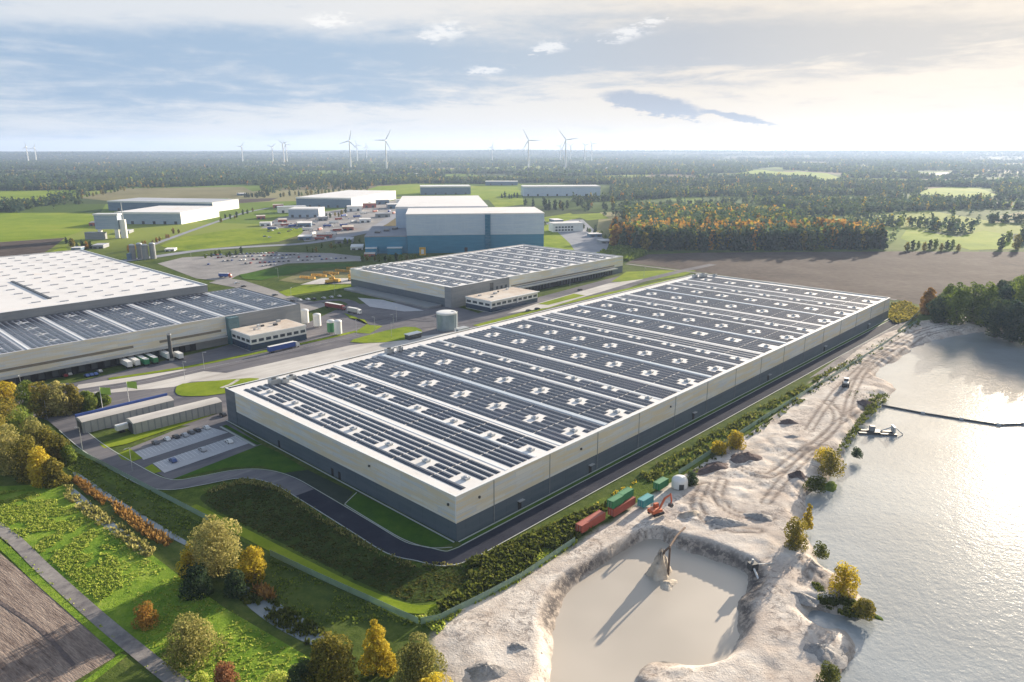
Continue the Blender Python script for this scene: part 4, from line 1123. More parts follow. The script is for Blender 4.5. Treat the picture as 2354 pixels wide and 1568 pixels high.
near_tree(1690, 1030, 40, 52, 'yellow', 'vivid yellow bush behind the brown soil heap', 'shrub', n=1100, leaf=.45, low=.05, shape='bush')
near_tree(1652, 1042, 28, 44, 'yellow', 'smaller yellow bush left of the vivid yellow one by the fence', 'shrub', n=800, leaf=.45, low=.05, shape='bush')
near_tree(1905, 1568, 44, 60, 'scrub', 'dark bush on the lower right shore at the picture edge', 'shrub', n=900, leaf=.3, low=.05, shape='bush')
near_tree(1885, 1280, 36, 40, 'scrub', 'low brown bush in the water at the lake edge', 'shrub', n=700, leaf=.3, low=.05, shape='bush')
near_tree(1590, 1118, 36, 40, 'dark', 'dark shrub at the foot of the round white silo', 'shrub', n=700, leaf=.4, low=.05, shape='bush')
# left hand tree belts
for i, (x, y, h, w, k) in enumerate(((-40, 1040, 105, 100, 'olive'), (5, 1062, 110, 80, 'olive'), (38, 1086, 112, 70, 'silver'), (70, 1104, 104, 66, 'olive'), (98, 1115, 88, 56, 'yellow'), (126, 1114, 62, 46, 'olive'))):
    near_tree(x, y, h, w * 1.3, k, ['olive tree at the left edge in the front belt', 'tall olive tree of the front belt near the left edge', 'pale silver-green tree in the front tree belt', 'olive tree next to last in the front tree belt',
                              'yellow tree near the end of the front tree belt', 'small olive tree ending the front tree belt'][i], n=2400, leaf=.5, low=.05, shape='bush', nl=12)
for i, (x, y, h, w, k) in enumerate(((-20, 990, 80, 90, 'olive'), (20, 1003, 84, 70, 'olive'), (52, 1020, 84, 64, 'green'), (84, 1037, 80, 60, 'silver'), (112, 1050, 72, 56, 'olive'), (140, 1060, 60, 50, 'olive'), (158, 1064, 40, 36, 'green'))):
    near_tree(x, y, h, w * 1.35, k, ['olive tree at the left edge of the rear belt', 'olive tree second in the rear tree belt', 'green tree third in the rear tree belt', 'silvery tree in the middle of the rear tree belt',
                              'olive tree towards the road end of the rear belt', 'low olive tree by the road at the rear belt end', 'last small green bush of the rear belt at the road'][i], n=2000, leaf=.5, low=.05, shape='bush', nl=12)
for i, (x, y, h, w, k) in enumerate(((70, 948, 80, 66, 'green'), (105, 956, 86, 68, 'olive'), (140, 955, 88, 60, 'silver'), (172, 948, 72, 50, 'olive'), (205, 942, 46, 44, 'green'), (10, 935, 60, 70, 'yellow'), (235, 932, 34, 40, 'green'))):
    near_tree(x, y, h, w, k, ['green tree at the left of the round grove by the truck yard', 'olive tree in the middle of the round grove', 'pale tree in the round grove by the truck yard', 'olive tree at the right of the round grove',
                              'small green tree right of the round grove', 'yellow tree at the left edge above the belts', 'low green bush beside the flag poles'][i], n=2000, leaf=.55, low=.05, nl=11)
# tall trees beyond the lake at the right
for i, (x, y, h, w, k) in enumerate(((2133, 722, 62, 44, 'orange'), (2160, 742, 66, 60, 'dark'), (2195, 748, 104, 62, 'green'), (2232, 742, 98, 64, 'green'), (2262, 752, 108, 64, 'green'), (2300, 752, 100, 70, 'pine'), (2338, 752, 122, 72, 'green'), (2378, 758, 126, 80, 'dark'),
                                        (2285, 775, 96, 66, 'dark'), (2325, 786, 100, 70, 'pine'), (2365, 792, 110, 80, 'dark'), (2420, 790, 120, 90, 'green'), (2180, 720, 70, 50, 'green'), (2345, 690, 60, 60, 'green'), (2300, 700, 56, 50, 'dark'))):
    nm = ['orange tree beside the track at the lake corner', 'low dark tree right of the orange one', 'tall green tree in the lakeside wood behind the track', 'green tree between two taller ones in the lakeside wood', 'tallest green tree in the middle of the lakeside wood',
          'pine-green tree right of the tallest green lakeside tree', 'tall green tree near the right edge behind the lake', 'dark tree cut by the right edge behind the lake', 'dark tree at the water in the lakeside wood', 'pine-green tree at the water near the right edge',
          'dark tree overhanging the lake at the right edge', 'green tree outside the right edge by the lake', 'green tree at the back of the lakeside wood by the field',
          'light green tree at the back right corner of the lakeside wood', 'dark tree at the back of the lakeside wood'][i]
    near_tree(x, y, h, w, k, nm, n=2600, leaf=.8, low=.1, nl=12)

# ---- woods: trees one can tell apart along the near edge, the rest a mass
FP = {}
for kk, (H_, R_, sh) in {'pine': (21, 4.6, 'tall'), 'dark': (20, 5.2, 'round'), 'olive': (18, 5.6, 'round'), 'orange': (19, 5.6, 'round'), 'green': (17, 5.4, 'round'), 'yellow': (16, 4.8, 'round'), 'red': (17, 5.0, 'round')}.items():
    FP[kk] = tree_protos('wood_' + kk, kk, H_, R_, 420, 1.15, 3, .08, sh, 9, seed=hash(kk) % 97 if False else len(kk) * 7 + ord(kk[0]))


def wood_tree(x, y, kind, label, group, s=1.0, z=0.0):
    cm, tm = FP[kind][rnd.randrange(3)]
    return plant('tree', cm, tm, (x, y, z), label, 'tree', group, s, rnd.uniform(0, 6.28), s * rnd.uniform(.9, 1.12))


FOREST = [(138, 826), (210, 824), (330, 828), (446, 842), (455, 880), (430, 960), (420, 1050), (430, 1180), (380, 1240), (172, 1240), (165, 1110), (140, 980), (122, 890)]
LBL = {'pine': 'dark evergreen at the near edge of the wood behind the ploughed field', 'dark': 'dark leafy tree at the near edge of the wood behind the ploughed field', 'olive': 'olive tree at the near edge of the wood behind the ploughed field',
       'orange': 'orange autumn tree in the wood behind the ploughed field', 'green': 'fresh green tree in the wood behind the ploughed field', 'yellow': 'yellow autumn tree in the wood behind the ploughed field', 'red': 'russet tree in the wood behind the ploughed field'}
cnt = 0; used = []
for tries in range(6000):
    x = rnd.uniform(120, 460); y = rnd.uniform(822, 1000)
    if not inside(FOREST, np.array([x]), np.array([y]))[0]: continue
    d = dist_line(FOREST, np.array([x]), np.array([y]), True)[0]
    if y > 868 and d > 26 and (y > 925 or rnd.random() > .6): continue
    if any((x - a) ** 2 + (y - b_) ** 2 < 6.6 ** 2 for a, b_ in used): continue
    row2 = 44 < y - 826 < 100
    q = rnd.random()
    if y < 868: kd = 'pine' if q < .66 else 'dark' if q < .95 else 'olive'  # mostly dark kinds in front, putting that row's shade into the leaf colours
    elif row2 and (x > 240 or x < 190): kd = 'orange' if q < .58 else 'yellow' if q < .74 else 'olive' if q < .9 else 'dark'  # more orange kinds here, colouring in the sunlit tops behind the front row
    else: kd = 'pine' if q < .5 else 'dark' if q < .85 else 'olive' if q < .95 else 'orange'
    used.append((x, y)); cnt += 1
    wood_tree(x, y, kd, LBL[kd], kd + ' trees in the wood behind the ploughed field', rnd.uniform(1.18, 1.4) + (.18 if kd in ('orange', 'yellow') else 0))
    if cnt >= 125: break
# tree row behind the blue warehouse, hedgerow trees further left
cnt = 0
for tries in range(400):
    px = rnd.uniform(1200, 1412); py = rnd.uniform(470, 486)
    if px < 1250 and py > 476: continue
    x, y = at(px, py); kd = rnd.choice(['pine', 'dark', 'dark', 'olive'])
    wood_tree(x, y, kd, kd.replace('pine', 'evergreen') + ' tree in the row below the long pale far hall', kd + ' trees below the long pale hall', rnd.uniform(.75, 1.0)); cnt += 1
    if cnt > 22: break
HR = {'orange': 'orange hedgerow tree between the fields at the far left', 'olive': 'olive hedgerow tree between the fields at the far left', 'dark': 'dark hedgerow tree between the fields at the far left', 'green': 'green hedgerow tree between the fields at the far left'}
for (xa, ya, xb, yb, n, ks) in ((66, 473, 150, 466, 11, ('dark', 'orange', 'olive')), (180, 458, 290, 436, 14, ('olive', 'dark', 'green')), (285, 434, 430, 428, 14, ('olive', 'green')), (560, 455, 620, 452, 12, ('dark',)), (640, 452, 850, 438, 20, ('dark', 'green', 'olive'))):
    for i in range(n):
        f = (i + rnd.random() * .8) / n; x, y = at(xa + (xb - xa) * f, ya + (yb - ya) * f + rnd.uniform(-2, 2)); kd = rnd.choice(ks)
        wood_tree(x, y, kd, HR[kd], kd + ' hedgerow trees at the far left', rnd.uniform(.5, .85))
for i in range(16):
    px, py = (2085 + i * 13, 577 - (i % 3) * 3) if i < 10 else (2300 + (i - 10) * 18, 574 - (i % 2) * 18)
    kd = ('olive', 'dark', 'green')[i % 3]; wood_tree(*at(px, py), kd, kd + ' tree between the ploughed field and the far green pasture', kd + ' trees between field and pasture', rnd.uniform(.5, .7) if i < 10 else rnd.uniform(.8, 1.05))
for (xa, ya, xb, yb, n, ks, s_) in ((830, 600, 1000, 604, 14, ('dark', 'green', 'olive'), .42), (700, 580, 830, 560, 10, ('dark', 'olive', 'green'), .38), (470, 590, 560, 585, 8, ('dark', 'green'), .35), (150, 560, 215, 575, 8, ('dark', 'olive', 'orange'), .45), (1330, 520, 1420, 560, 12, ('dark', 'green'), .42), (745, 505, 800, 490, 6, ('dark', 'olive'), .5),
                                    (500, 510, 585, 488, 8, ('olive', 'dark'), .42), (290, 585, 420, 530, 12, ('olive', 'orange'), .35), (1150, 458, 1195, 452, 6, ('dark',), .6)):
    for i in range(n):
        f = (i + rnd.random() * .8) / n; x, y = at(xa + (xb - xa) * f, ya + (yb - ya) * f + rnd.uniform(-4, 4)); kd = rnd.choice(ks)
        wood_tree(x, y, kd, 'small ' + kd + ' tree planted among the roads and halls of the industrial estate', kd + ' trees in the industrial estate', s_ * rnd.uniform(.8, 1.25))


def baked(name, P, S, mats, kidx, n_leaf, leaf, seed, H=19, Rc=5.2, kind='stuff', low=.1, zs=1.0):
    """Far wood: many crowns in one object, clump faces only."""
    prot = []
    for k in range(6):
        g_ = np.random.default_rng(seed + k); C, SS = crown_lobes(g_, H, Rc, low, 8, 'tall' if k % 2 else 'round')
        prot.append(leaves(g_, C, SS, n_leaf, leaf))
    g_ = np.random.default_rng(seed + 77); Vs, Ts, Ms = [], [], []
    pk = g_.integers(0, 6, len(P))
    for k in range(6):
        sel = np.where(pk == k)[0]
        if not len(sel): continue
        a = g_.random(len(sel)) * 6.283; ca, sa = np.cos(a), np.sin(a); v = prot[k][0]
        s_ = S[sel]
        X = (v[None, :, 0] * ca[:, None] - v[None, :, 1] * sa[:, None]) * s_[:, None] + P[sel, 0][:, None]
        Y = (v[None, :, 0] * sa[:, None] + v[None, :, 1] * ca[:, None]) * s_[:, None] + P[sel, 1][:, None]
        Zz = np.maximum(v[None, :, 2], 0) * zs * s_[:, None] * (0.85 + .3 * g_.random(len(sel)))[:, None] + P[sel, 2][:, None]
        Vs.append(np.stack([X, Y, Zz], -1).reshape(-1, 3))
        Ts.append((np.clip(.12 + prot[k][2][None] * .45 + g_.random(len(sel))[:, None] * .3, 0, 1)).ravel())
        Ms.append(np.repeat(kidx[sel], len(prot[k][2])))
    V = np.concatenate(Vs); F = np.arange(len(V)).reshape(-1, 4)
    me = mesh_np(name, V, F, np.concatenate(Ts))
    for m_ in mats: me.materials.append(m_)
    me.polygons.foreach_set('material_index', np.concatenate(Ms).astype(np.int32))
    o = bpy.data.objects.new(name, me); COL.objects.link(o); o['kind'] = kind
    return o


WM = [LEAF['pine'], LEAF['dark'], LEAF['olive'], LEAF['orange'], LEAF['green']]
# the body of the wood behind the ploughed field
X = rng.uniform(115, 470, 9000); Y = rng.uniform(840, 1250, 9000)
k = inside(FOREST, X, Y) & (dist_line(FOREST, X, Y, True) > 14); X, Y = X[k][:3400], Y[k][:3400]
ki = rng.choice(5, len(X), p=(.44, .33, .13, .05, .05))
ki = np.where((Y < 945) & (Y > 862) & (rng.random(len(Y)) < .34), 3, ki)  # extra orange crowns carry on the painted band of sunlit tops
baked('forest', np.stack([X, Y, 0 * X], -1), rng.uniform(1.2, 1.5, len(X)), WM, ki, 80, 1.4, 300)
o = bpy.data.objects['forest']; tag(o, 'wood of mixed evergreen and autumn trees behind the ploughed field', 'wood')
# woods and hedges of the plain out to the skyline, kept off the open fields
OPEN = []
for q in (((-100, 490), (215, 487), (205, 525), (85, 600), (-200, 615)), ((0, 470), (178, 452), (178, 437), (-100, 440)), ((180, 458), (290, 431), (570, 428), (640, 452), (620, 470), (250, 470)), ((560, 560), (600, 500), (640, 455), (960, 422), (1210, 424), (1215, 480), (1420, 500), (1400, 590), (560, 600)),
          ((200, 440), (560, 424), (600, 432), (580, 600), (150, 600)), ((1690, 402), (1750, 388), (1935, 398), (1935, 414), (1800, 412)), ((2105, 447), (2140, 432), (2260, 430), (2310, 452), (2220, 458)), ((2080, 527), (2200, 542), (2260, 526), (2345, 538), (2350, 580), (2080, 580)), ((2270, 502), (2354, 485), (2500, 490), (2500, 508)),
          ((2105, 405), (2110, 396), (2190, 396), (2185, 405)), ((830, 444), (870, 426), (960, 422), (1200, 426), (1210, 462)), ((1195, 424), (1400, 424), (1405, 462), (1195, 462))):
    OPEN.append([at(*p) for p in q])


def scatter(n, r0, r1, wood, seed, amax=0.74, cell=300.0):
    """Trees of a farmed plain: some plots are wood, the others are open with hedges along their bounds."""
    g_ = np.random.default_rng(seed)
    r = np.sqrt(g_.uniform(r0 ** 2, r1 ** 2, n)) if r1 < 4000 else r0 * (r1 / r0) ** g_.random(n)
    a = g_.uniform(-amax, amax, n); X = r * np.sin(a); Y = r * np.cos(a)
    c_, s_ = math.cos(.35), math.sin(.35)
    U = (X * c_ + Y * s_) / (cell * 1.7); Vv = (-X * s_ + Y * c_) / cell
    U = U + (vnoise(X + 20000, Y + 20000, 420, seed) - .5) * .9; Vv = Vv + (vnoise(X + 20000, Y + 20000, 380, seed + 1) - .5) * .9
    iu, iv = np.floor(U).astype(int), np.floor(Vv).astype(int)
    H_ = np.random.default_rng(seed + 2).random((512, 512)); hv = H_[iu % 512, iv % 512]
    fu, fv = U - iu, Vv - iv; edge = np.minimum(np.minimum(fu, 1 - fu) * cell * 1.7, np.minimum(fv, 1 - fv) * cell)
    wf = wood + np.where(X > 0, .12, -.12) * sm((3200 - r) / 1200)
    k = ((hv < wf) & (g_.random(n) < .95)) | ((edge < 11 + r * .002) & (H_[iv % 512, iu % 512] < .8)) | (g_.random(n) < .012)
    k &= (Y > 900)
    for q in OPEN + [FOREST]: k &= ~inside(q, X, Y)
    k &= ~((Y < 1120) & (X > -700) & (X < 470)) & ~((Y < 1900) & (X > -800) & (X < 130))
    return X[k], Y[k]


def hillz(X, Y):
    r = np.hypot(X, Y)
    return sm((r - 8200) / 3500) * (18 + 46 * vnoise(X, Y, 4200, 9) + 16 * vnoise(X, Y, 1300, 10))


X, Y = scatter(62000, 880, 2700, .36, 41, cell=210.0); ki = rng.choice(5, len(X), p=(.50, .40, .05, .01, .04))
o = baked('woodland', np.stack([X, Y, 0 * X], -1), rng.uniform(.6, 1.05, len(X)), WM, ki, 26, 2.5, 400); tag(o, 'mixed woods and hedges on the plain behind the warehouses', 'wood')
X, Y = scatter(64000, 2600, 7200, .42, 42, cell=360.0); ki = rng.choice(5, len(X), p=(.52, .42, .03, .005, .025))
o = baked('woodland', np.stack([X, Y, hillz(X, Y)], -1), rng.uniform(.8, 1.25, len(X)) * (1 + np.hypot(X, Y) / 14000), WM, ki, 14, 4.0, 500, zs=.75); tag(o, 'far woods across the middle distance of the plain', 'wood')
X, Y = scatter(40000, 6800, 13500, .72, 43, cell=600.0); ki = rng.choice(5, len(X), p=(.55, .42, .02, .002, .008))
o = baked('woodland', np.stack([X, Y, hillz(X, Y)], -1), rng.uniform(1.0, 1.5, len(X)) * 1.7, WM, ki, 12, 4.6, 600, zs=.45); tag(o, 'farthest woods on the low hills along the skyline', 'wood')


# ---- grass tufts, weeds and reeds as masses
def tufts(name, poly, n, h, kind, seed, label, cat, w=0.5, thresh=None, nscale=8.0, clear=()):
    g_ = np.random.default_rng(seed); a = np.array(poly); lo, hi = a.min(0), a.max(0)
    X = g_.uniform(lo[0], hi[0], n * 4); Y = g_.uniform(lo[1], hi[1], n * 4); k = inside(poly, X, Y)
    if thresh is not None: k &= vnoise(X + 500, Y + 500, nscale, seed) * .7 + vnoise(X + 500, Y + 500, nscale / 3, seed + 1) * .3 > thresh
    for q in clear: k &= ~inside(q, X, Y)
    X, Y = X[k][:n], Y[k][:n]; n = len(X)
    B = 3; P = np.repeat(np.stack([X, Y, 0 * X], -1), B, 0) + g_.normal(size=(n * B, 3)) * [w * .5, w * .5, 0]
    P[:, 2] = 0.02; an = g_.random(n * B) * 6.283; s = np.repeat(.55 + .9 * g_.random(n), B); wd_ = w * (.5 + .6 * g_.random(n * B)) * s; hh = h * (.5 + .8 * g_.random(n * B)) * s
    ux, uy = np.cos(an), np.sin(an); le = g_.normal(size=(n * B, 2)) * .35
    b0 = P + np.stack([ux * wd_, uy * wd_, 0 * ux], -1) * .5; b1 = P - np.stack([ux * wd_, uy * wd_, 0 * ux], -1) * .5
    tp = np.stack([le[:, 0] * hh, le[:, 1] * hh, hh], -1)
    V = np.stack([b1, b0, b0 * 1 + tp + (b1 - b0) * .15, b1 + tp * .9 + (b0 - b1) * .1], 1).reshape(-1, 3)
    me = mesh_np(name, V, np.arange(len(V)).reshape(-1, 4), np.clip(np.repeat(g_.random(n), B) * .6 + g_.random(n * B) * .4, 0, 1)); me.materials.append(LEAF[kind])
    o = bpy.data.objects.new(name, me); COL.objects.link(o); return tag(o, label, cat, None, 'stuff')


W = lambda q: [at(*p) for p in q]
PLG = W([(-420, 1040), (-150, 1170), (0, 1255), (85, 1335), (200, 1435), (290, 1510), (150, 1640), (-500, 1640)])
tufts('weeds', W([(-40, 1130), (60, 1128), (150, 1150), (215, 1200), (275, 1290), (285, 1350), (225, 1385), (130, 1300), (0, 1205)]), 7000, .32, 'meadow', 61, 'tall pale green weeds beside the farm track', 'weeds', .4, .44, 5)
tufts('grass', W([(150, 1115), (350, 1290), (520, 1400), (700, 1510), (780, 1600), (470, 1640), (330, 1480), (290, 1340), (220, 1195)]), 4500, .25, 'meadow', 62, 'green meadow grass between the ditch and the track', 'grass', .45, .33, 7)
tufts('grass', W([(-300, 1000), (0, 1212), (150, 1345), (345, 1515), (430, 1590), (400, 1600), (300, 1500), (90, 1325), (0, 1240), (-300, 1040)]), 3500, .35, 'meadow', 63, 'bright grass along both sides of the farm track', 'grass', .4, .2, 5, (W([(-420, 968), (8, 1210), (100, 1296), (230, 1413), (345, 1508), (420, 1568), (420, 1592), (345, 1532), (230, 1437), (100, 1320), (8, 1234), (-420, 1000)]),))
tufts('reeds', W([(168, 1098), (190, 1105), (240, 1148), (238, 1162), (200, 1135), (172, 1112)]), 600, 1.0, 'reed', 64, 'orange reeds in the ditch at its upper end', 'reeds', .5)
tufts('reeds', W([(250, 1150), (290, 1172), (350, 1215), (395, 1245), (385, 1258), (330, 1232), (265, 1178)]), 1000, 1.1, 'reed', 65, 'orange reeds along the middle of the ditch', 'reeds', .5)
tufts('reeds', W([(585, 1352), (620, 1362), (632, 1380), (600, 1378)]), 260, 1.5, 'reed', 66, 'small patch of orange reeds below the golden tree', 'reeds', .5)
tufts('reeds', W([(150, 1115), (300, 1225), (355, 1265), (340, 1285), (280, 1245), (200, 1190), (150, 1145)]), 1500, .9, 'silver', 67, 'silvery water plants covering the ditch', 'water plants', .6, .38, 3)
tufts('reeds', W([(540, 1340), (640, 1385), (770, 1465), (780, 1500), (700, 1480), (560, 1390)]), 1200, .8, 'scrub', 68, 'brown and green water plants in the lower ditch', 'water plants', .6, .42, 3)
tufts('grass', W([(150, 1020), (250, 1075), (470, 1200), (560, 1262), (700, 1320), (900, 1410), (990, 1440), (880, 1430), (720, 1440), (560, 1340), (430, 1250), (250, 1140), (150, 1080)]), 5000, .4, 'green', 69, 'green bank between the ditch and the wire fence', 'grass', .5, .3, 6)
tufts('scrub', W([(462, 1140), (520, 1115), (590, 1110), (640, 1126), (740, 1190), (850, 1258), (940, 1302), (1050, 1302), (1095, 1315), (1060, 1352), (1000, 1380), (930, 1382), (820, 1335), (700, 1275), (560, 1205), (480, 1165)]), 5000, .22, 'basin', 70, 'dark brown-green growth filling the drainage basin', 'scrub', .7, .25, 5)
tufts('grass', W([(470, 1128), (560, 1100), (640, 1116), (740, 1185), (850, 1252), (940, 1294), (1060, 1294), (1060, 1304), (930, 1304), (840, 1262), (730, 1195), (635, 1128), (560, 1112), (480, 1136)]), 3000, .6, 'silver', 71, 'pale tufted grass along the outer edge of the perimeter road', 'grass', .45, .2, 4)
SCR = [((1060, 1300), (1200, 1240), (1330, 1180), (1400, 1158), (1360, 1215), (1310, 1245), (1180, 1330), (1020, 1415), (1010, 1390), (1090, 1340)), ((1462, 1095), (1560, 1040), (1750, 935), (1900, 855), (1950, 830), (1940, 842), (1760, 950), (1600, 1060), (1490, 1110)),
       ((1560, 1095), (1720, 990), (1880, 880), (2000, 800), (2110, 740), (2115, 750), (2000, 822), (1860, 915), (1700, 1022), (1600, 1090))]
for i, q in enumerate(SCR):
    tufts('scrub', W(q), (4500, 4200, 4200)[i], (1.0, .9, 1.0)[i], 'scrub', 80 + i, ('brown-green scrub between the near road corner and the sand', 'scrub strip along the long wall road', 'scrub between the wire fence and the sand')[i], 'scrub', (.9, .8, .9)[i], .36, 5)
tufts('scrub', W([(1080, 1290), (1330, 1180), (1480, 1095), (1330, 1220), (1120, 1330)]), 2500, .5, 'yellow', 84, 'yellowing weeds in the scrub below the long wall', 'weeds', .4, .58, 4)
tufts('grass', W([(960, 1420), (1010, 1395), (1120, 1345), (1310, 1240), (1330, 1245), (1180, 1345), (1060, 1405), (1005, 1460)]), 3000, .5, 'meadow', 85, 'bright grass at the fence corner by the sand', 'grass', .45, .3, 4)
tufts('scrub', W([(2050, 700), (2085, 695), (2115, 715), (2100, 735), (2060, 745), (2045, 735)]), 1500, 1.3, 'olive', 86, 'olive scrub at the far corner of the big warehouse', 'scrub', 1.0, .3, 4)
tufts('scrub', W([(1865, 1340), (1925, 1360), (1995, 1400), (2000, 1418), (1950, 1420), (1890, 1395)]), 1200, .6, 'scrub', 87, 'brown grass on the lake spit', 'grass', .4, .35, 3)
tufts('scrub', W([(1960, 890), (2030, 900), (2045, 915), (1985, 975), (1940, 1040), (1925, 1035), (1965, 975), (2000, 930), (1955, 915)]), 1500, .8, 'scrub', 88, 'brown weeds along the lake shore by the pipeline', 'weeds', .6, .35, 3)
tufts('scrub', W([(1370, 588), (1420, 568), (1470, 572), (1485, 583), (1440, 600), (1380, 592)]), 2200, 2.2, 'green', 89, 'green thicket at the corner of the ploughed field', 'thicket', 2.2, .3, 10)
# ------------------------------------------------------------------ wire fences
def fence(px, label, h=2.0, step=6.0, z=0.0):
    w = [at(*p) for p in px]; o = thing('wire_fence', label, 'fence', (w[0][0], w[0][1], z)); mb = MB(); ps = []
    for i in range(len(w) - 1):
        a, b_ = Vector(w[i]), Vector(w[i + 1]); n = max(1, int((b_ - a).length / step)); d = (b_ - a).normalized(); q = Vector((-d.y, d.x)) * .03
        A, B = a - Vector(w[0]), b_ - Vector(w[0])
        vs = [(A.x - q.x, A.y - q.y, .1), (B.x - q.x, B.y - q.y, .1), (B.x + q.x, B.y + q.y, .1), (A.x + q.x, A.y + q.y, .1)]
        vs += [(x, y, h) for x, y, _ in vs]
        mb.add(vs, [(0, 1, 5, 4), (1, 2, 6, 5), (2, 3, 7, 6), (3, 0, 4, 7), (4, 5, 6, 7)])
        ps += [A + (B - A) * k / n for k in range(n)]
    mb.build('mesh_panel', M_FENCE, o)
    pm = MB().cyl((0, 0), .07, .07, 0, h + .15, 6).mesh('fence_post')
    for p_ in ps[:95]:
        c = link('post', pm, M_POST, o); c.location = (p_.x, p_.y, 0)


fence(((168, 1036), (250, 1078), (360, 1136), (480, 1198)), 'green wire fence between the perimeter road and the ditch')
fence(((622, 1278), (720, 1325), (840, 1380), (962, 1436)), 'green wire fence below the dark basin right of the golden tree')
fence(((968, 1436), (1010, 1428), (1110, 1378), (1200, 1330), (1322, 1248)), 'green wire fence between the scrub and the pale sand bank')
fence(((1560, 1092), (1640, 1040), (1760, 962), (1900, 876), (2010, 808), (2108, 742)), 'long green wire fence beside the lake sand strip', step=7)
fence(((2062, 765), (2098, 735), (2125, 705)), 'short green fence at the far warehouse corner')

# ------------------------------------------------------------------ vehicles
CARC = {}
for nm, c in (('white', (.70, .70, .69)), ('black', (.02, .02, .024)), ('silver', (.36, .37, .39)), ('blue', (.04, .075, .22)), ('red', (.24, .022, .02)), ('grey', (.11, .115, .125))):
    CARC[nm] = plain(nm + '_car_paint', c, .28, .05, spec=.7)


def car_meshes():
    b_ = MB(); prof = [(-2.15, .35), (-2.2, .75), (-1.75, .95), (-1.2, 1.38), (.35, 1.42), (1.0, .98), (2.0, .82), (2.2, .55), (2.15, .32)]
    n = len(prof); L = [(x, -.86 + (.12 if z > 1 else 0), z) for x, z in prof]; Rr = [(x, .86 - (.12 if z > 1 else 0), z) for x, z in prof]
    b_.add(L + Rr, [tuple(range(n))[::-1], tuple(range(n, 2 * n))] + [(i, (i + 1) % n, n + (i + 1) % n, n + i) for i in range(n)])
    g_ = MB()
    g_.add([(-1.62, -.72, 1.03), (-1.17, -.70, 1.36), (-1.17, .70, 1.36), (-1.62, .72, 1.03)], [(0, 1, 2, 3)]).add([(.39, -.70, 1.40), (.96, -.74, 1.02), (.96, .74, 1.02), (.39, .70, 1.40)], [(3, 2, 1, 0)])
    for s in (-1, 1):
        g_.add([(-1.45, s * .83, .98), (.8, s * .83, .98), (.32, s * .765, 1.35), (-1.1, s * .765, 1.35)], [(0, 1, 2, 3)])
    v = [Vector(q) for q in g_.v]; ctr = Vector((-.3, 0, 1.0)); g_.v = [tuple(q + (q - ctr).normalized() * .025) for q in v]
    w_ = MB(); Mx = Matrix.Rotation(math.pi / 2, 4, 'X')
    w_.cyl((0, 0), .32, .32, -.1, .1, 12); w_.v = [tuple(Mx @ Vector(q)) for q in w_.v]
    return b_.mesh('car_body'), g_.mesh('car_windows'), w_.mesh('car_wheel')


CB, CG, CW_ = car_meshes(); CG.materials.append(M_GLASS); CW_.materials.append(M_BLACK)
CBC = {}
for nm, m_ in CARC.items():
    q = CB.copy(); q.materials.append(m_); CBC[nm] = q


def car(x, y, rz, colour, label, group=None, z=0.0):
    o = thing('car', label, 'car', (x, y, z), rz, group)
    for nm, me in (('body', CBC[colour]), ('windows', CG)):
        c = bpy.data.objects.new(nm, me); COL.objects.link(c); c.parent = o
    for wx in (-1.3, 1.35):
        for wy in (-.8, .8):
            c = bpy.data.objects.new('wheel', CW_); COL.objects.link(c); c.parent = o; c.location = (wx, wy, .32)
    return o


for px, py, cl_, lb in ((384, 1012, 'white', 'white car parked at the left of the near car park row'), (405, 1007, 'black', 'black car beside the leftmost white one in the near car park'), (425, 1003, 'silver', 'silver car in the middle of the near car park row'),
                        (454, 992, 'black', 'black car towards the warehouse in the near car park row'), (475, 986, 'white', 'white car at the warehouse end of the near car park row'), (527, 1018, 'white', 'single white car in the front car park row'), (513, 956, 'black', 'dark car parked right at the corner of the big warehouse')):
    x, y = at(px, py); car(x, y, TH + math.pi / 2, cl_, lb, z=.1)
# large staff car park behind the left warehouse, seen small: body, glass and wheels in one mesh
for i, (px, py, cl_) in enumerate(((358, 1021, 'grey'), (440, 997, 'grey'), (466, 1037, 'silver'), (398, 1062, 'blue'))):
    x, y = at(px, py); car(x, y, TH + math.pi / 2, cl_, ('grey car at the left end of the near car park', 'grey car between the black one and the warehouse in the near car park', 'silver car in the middle of the front car park row', 'blue car alone near the left end of the front car park row')[i], z=.2)
CARONE = {}
for nm in CARC:
    q = MB(); 
    for src, mi in ((CB, 0), (CG, 1)):
        q.add([tuple(v.co) for v in src.vertices], [tuple(f.vertices) for f in src.polygons], mi)
    for wx in (-1.3, 1.35):
        for wy in (-.8, .8): q.add([(v.co.x + wx, v.co.y + wy, v.co.z + .32) for v in CW_.vertices], [tuple(f.vertices) for f in CW_.polygons], 2)
    me = q.mesh('small_car'); [me.materials.append(k_) for k_ in (CARC[nm], M_GLASS, M_BLACK)]; CARONE[nm] = me
names_c = ['white', 'black', 'silver', 'blue', 'grey', 'black', 'grey', 'red']
placed = []


def small_car(px, py, label, group, a, jit=.15, col_=None):
    cl_ = col_ or rnd.choice(names_c); x, y = at(px, py)
    o = bpy.data.objects.new('car', CARONE[cl_]); COL.objects.link(o); o.location = (x, y, .12); o.rotation_euler = (0, 0, a + rnd.uniform(-jit, jit) * .2); o.scale = (1.08, 1.08, 1.08)
    tag(o, cl_ + ' ' + label, 'car', cl_ + ' ' + group)


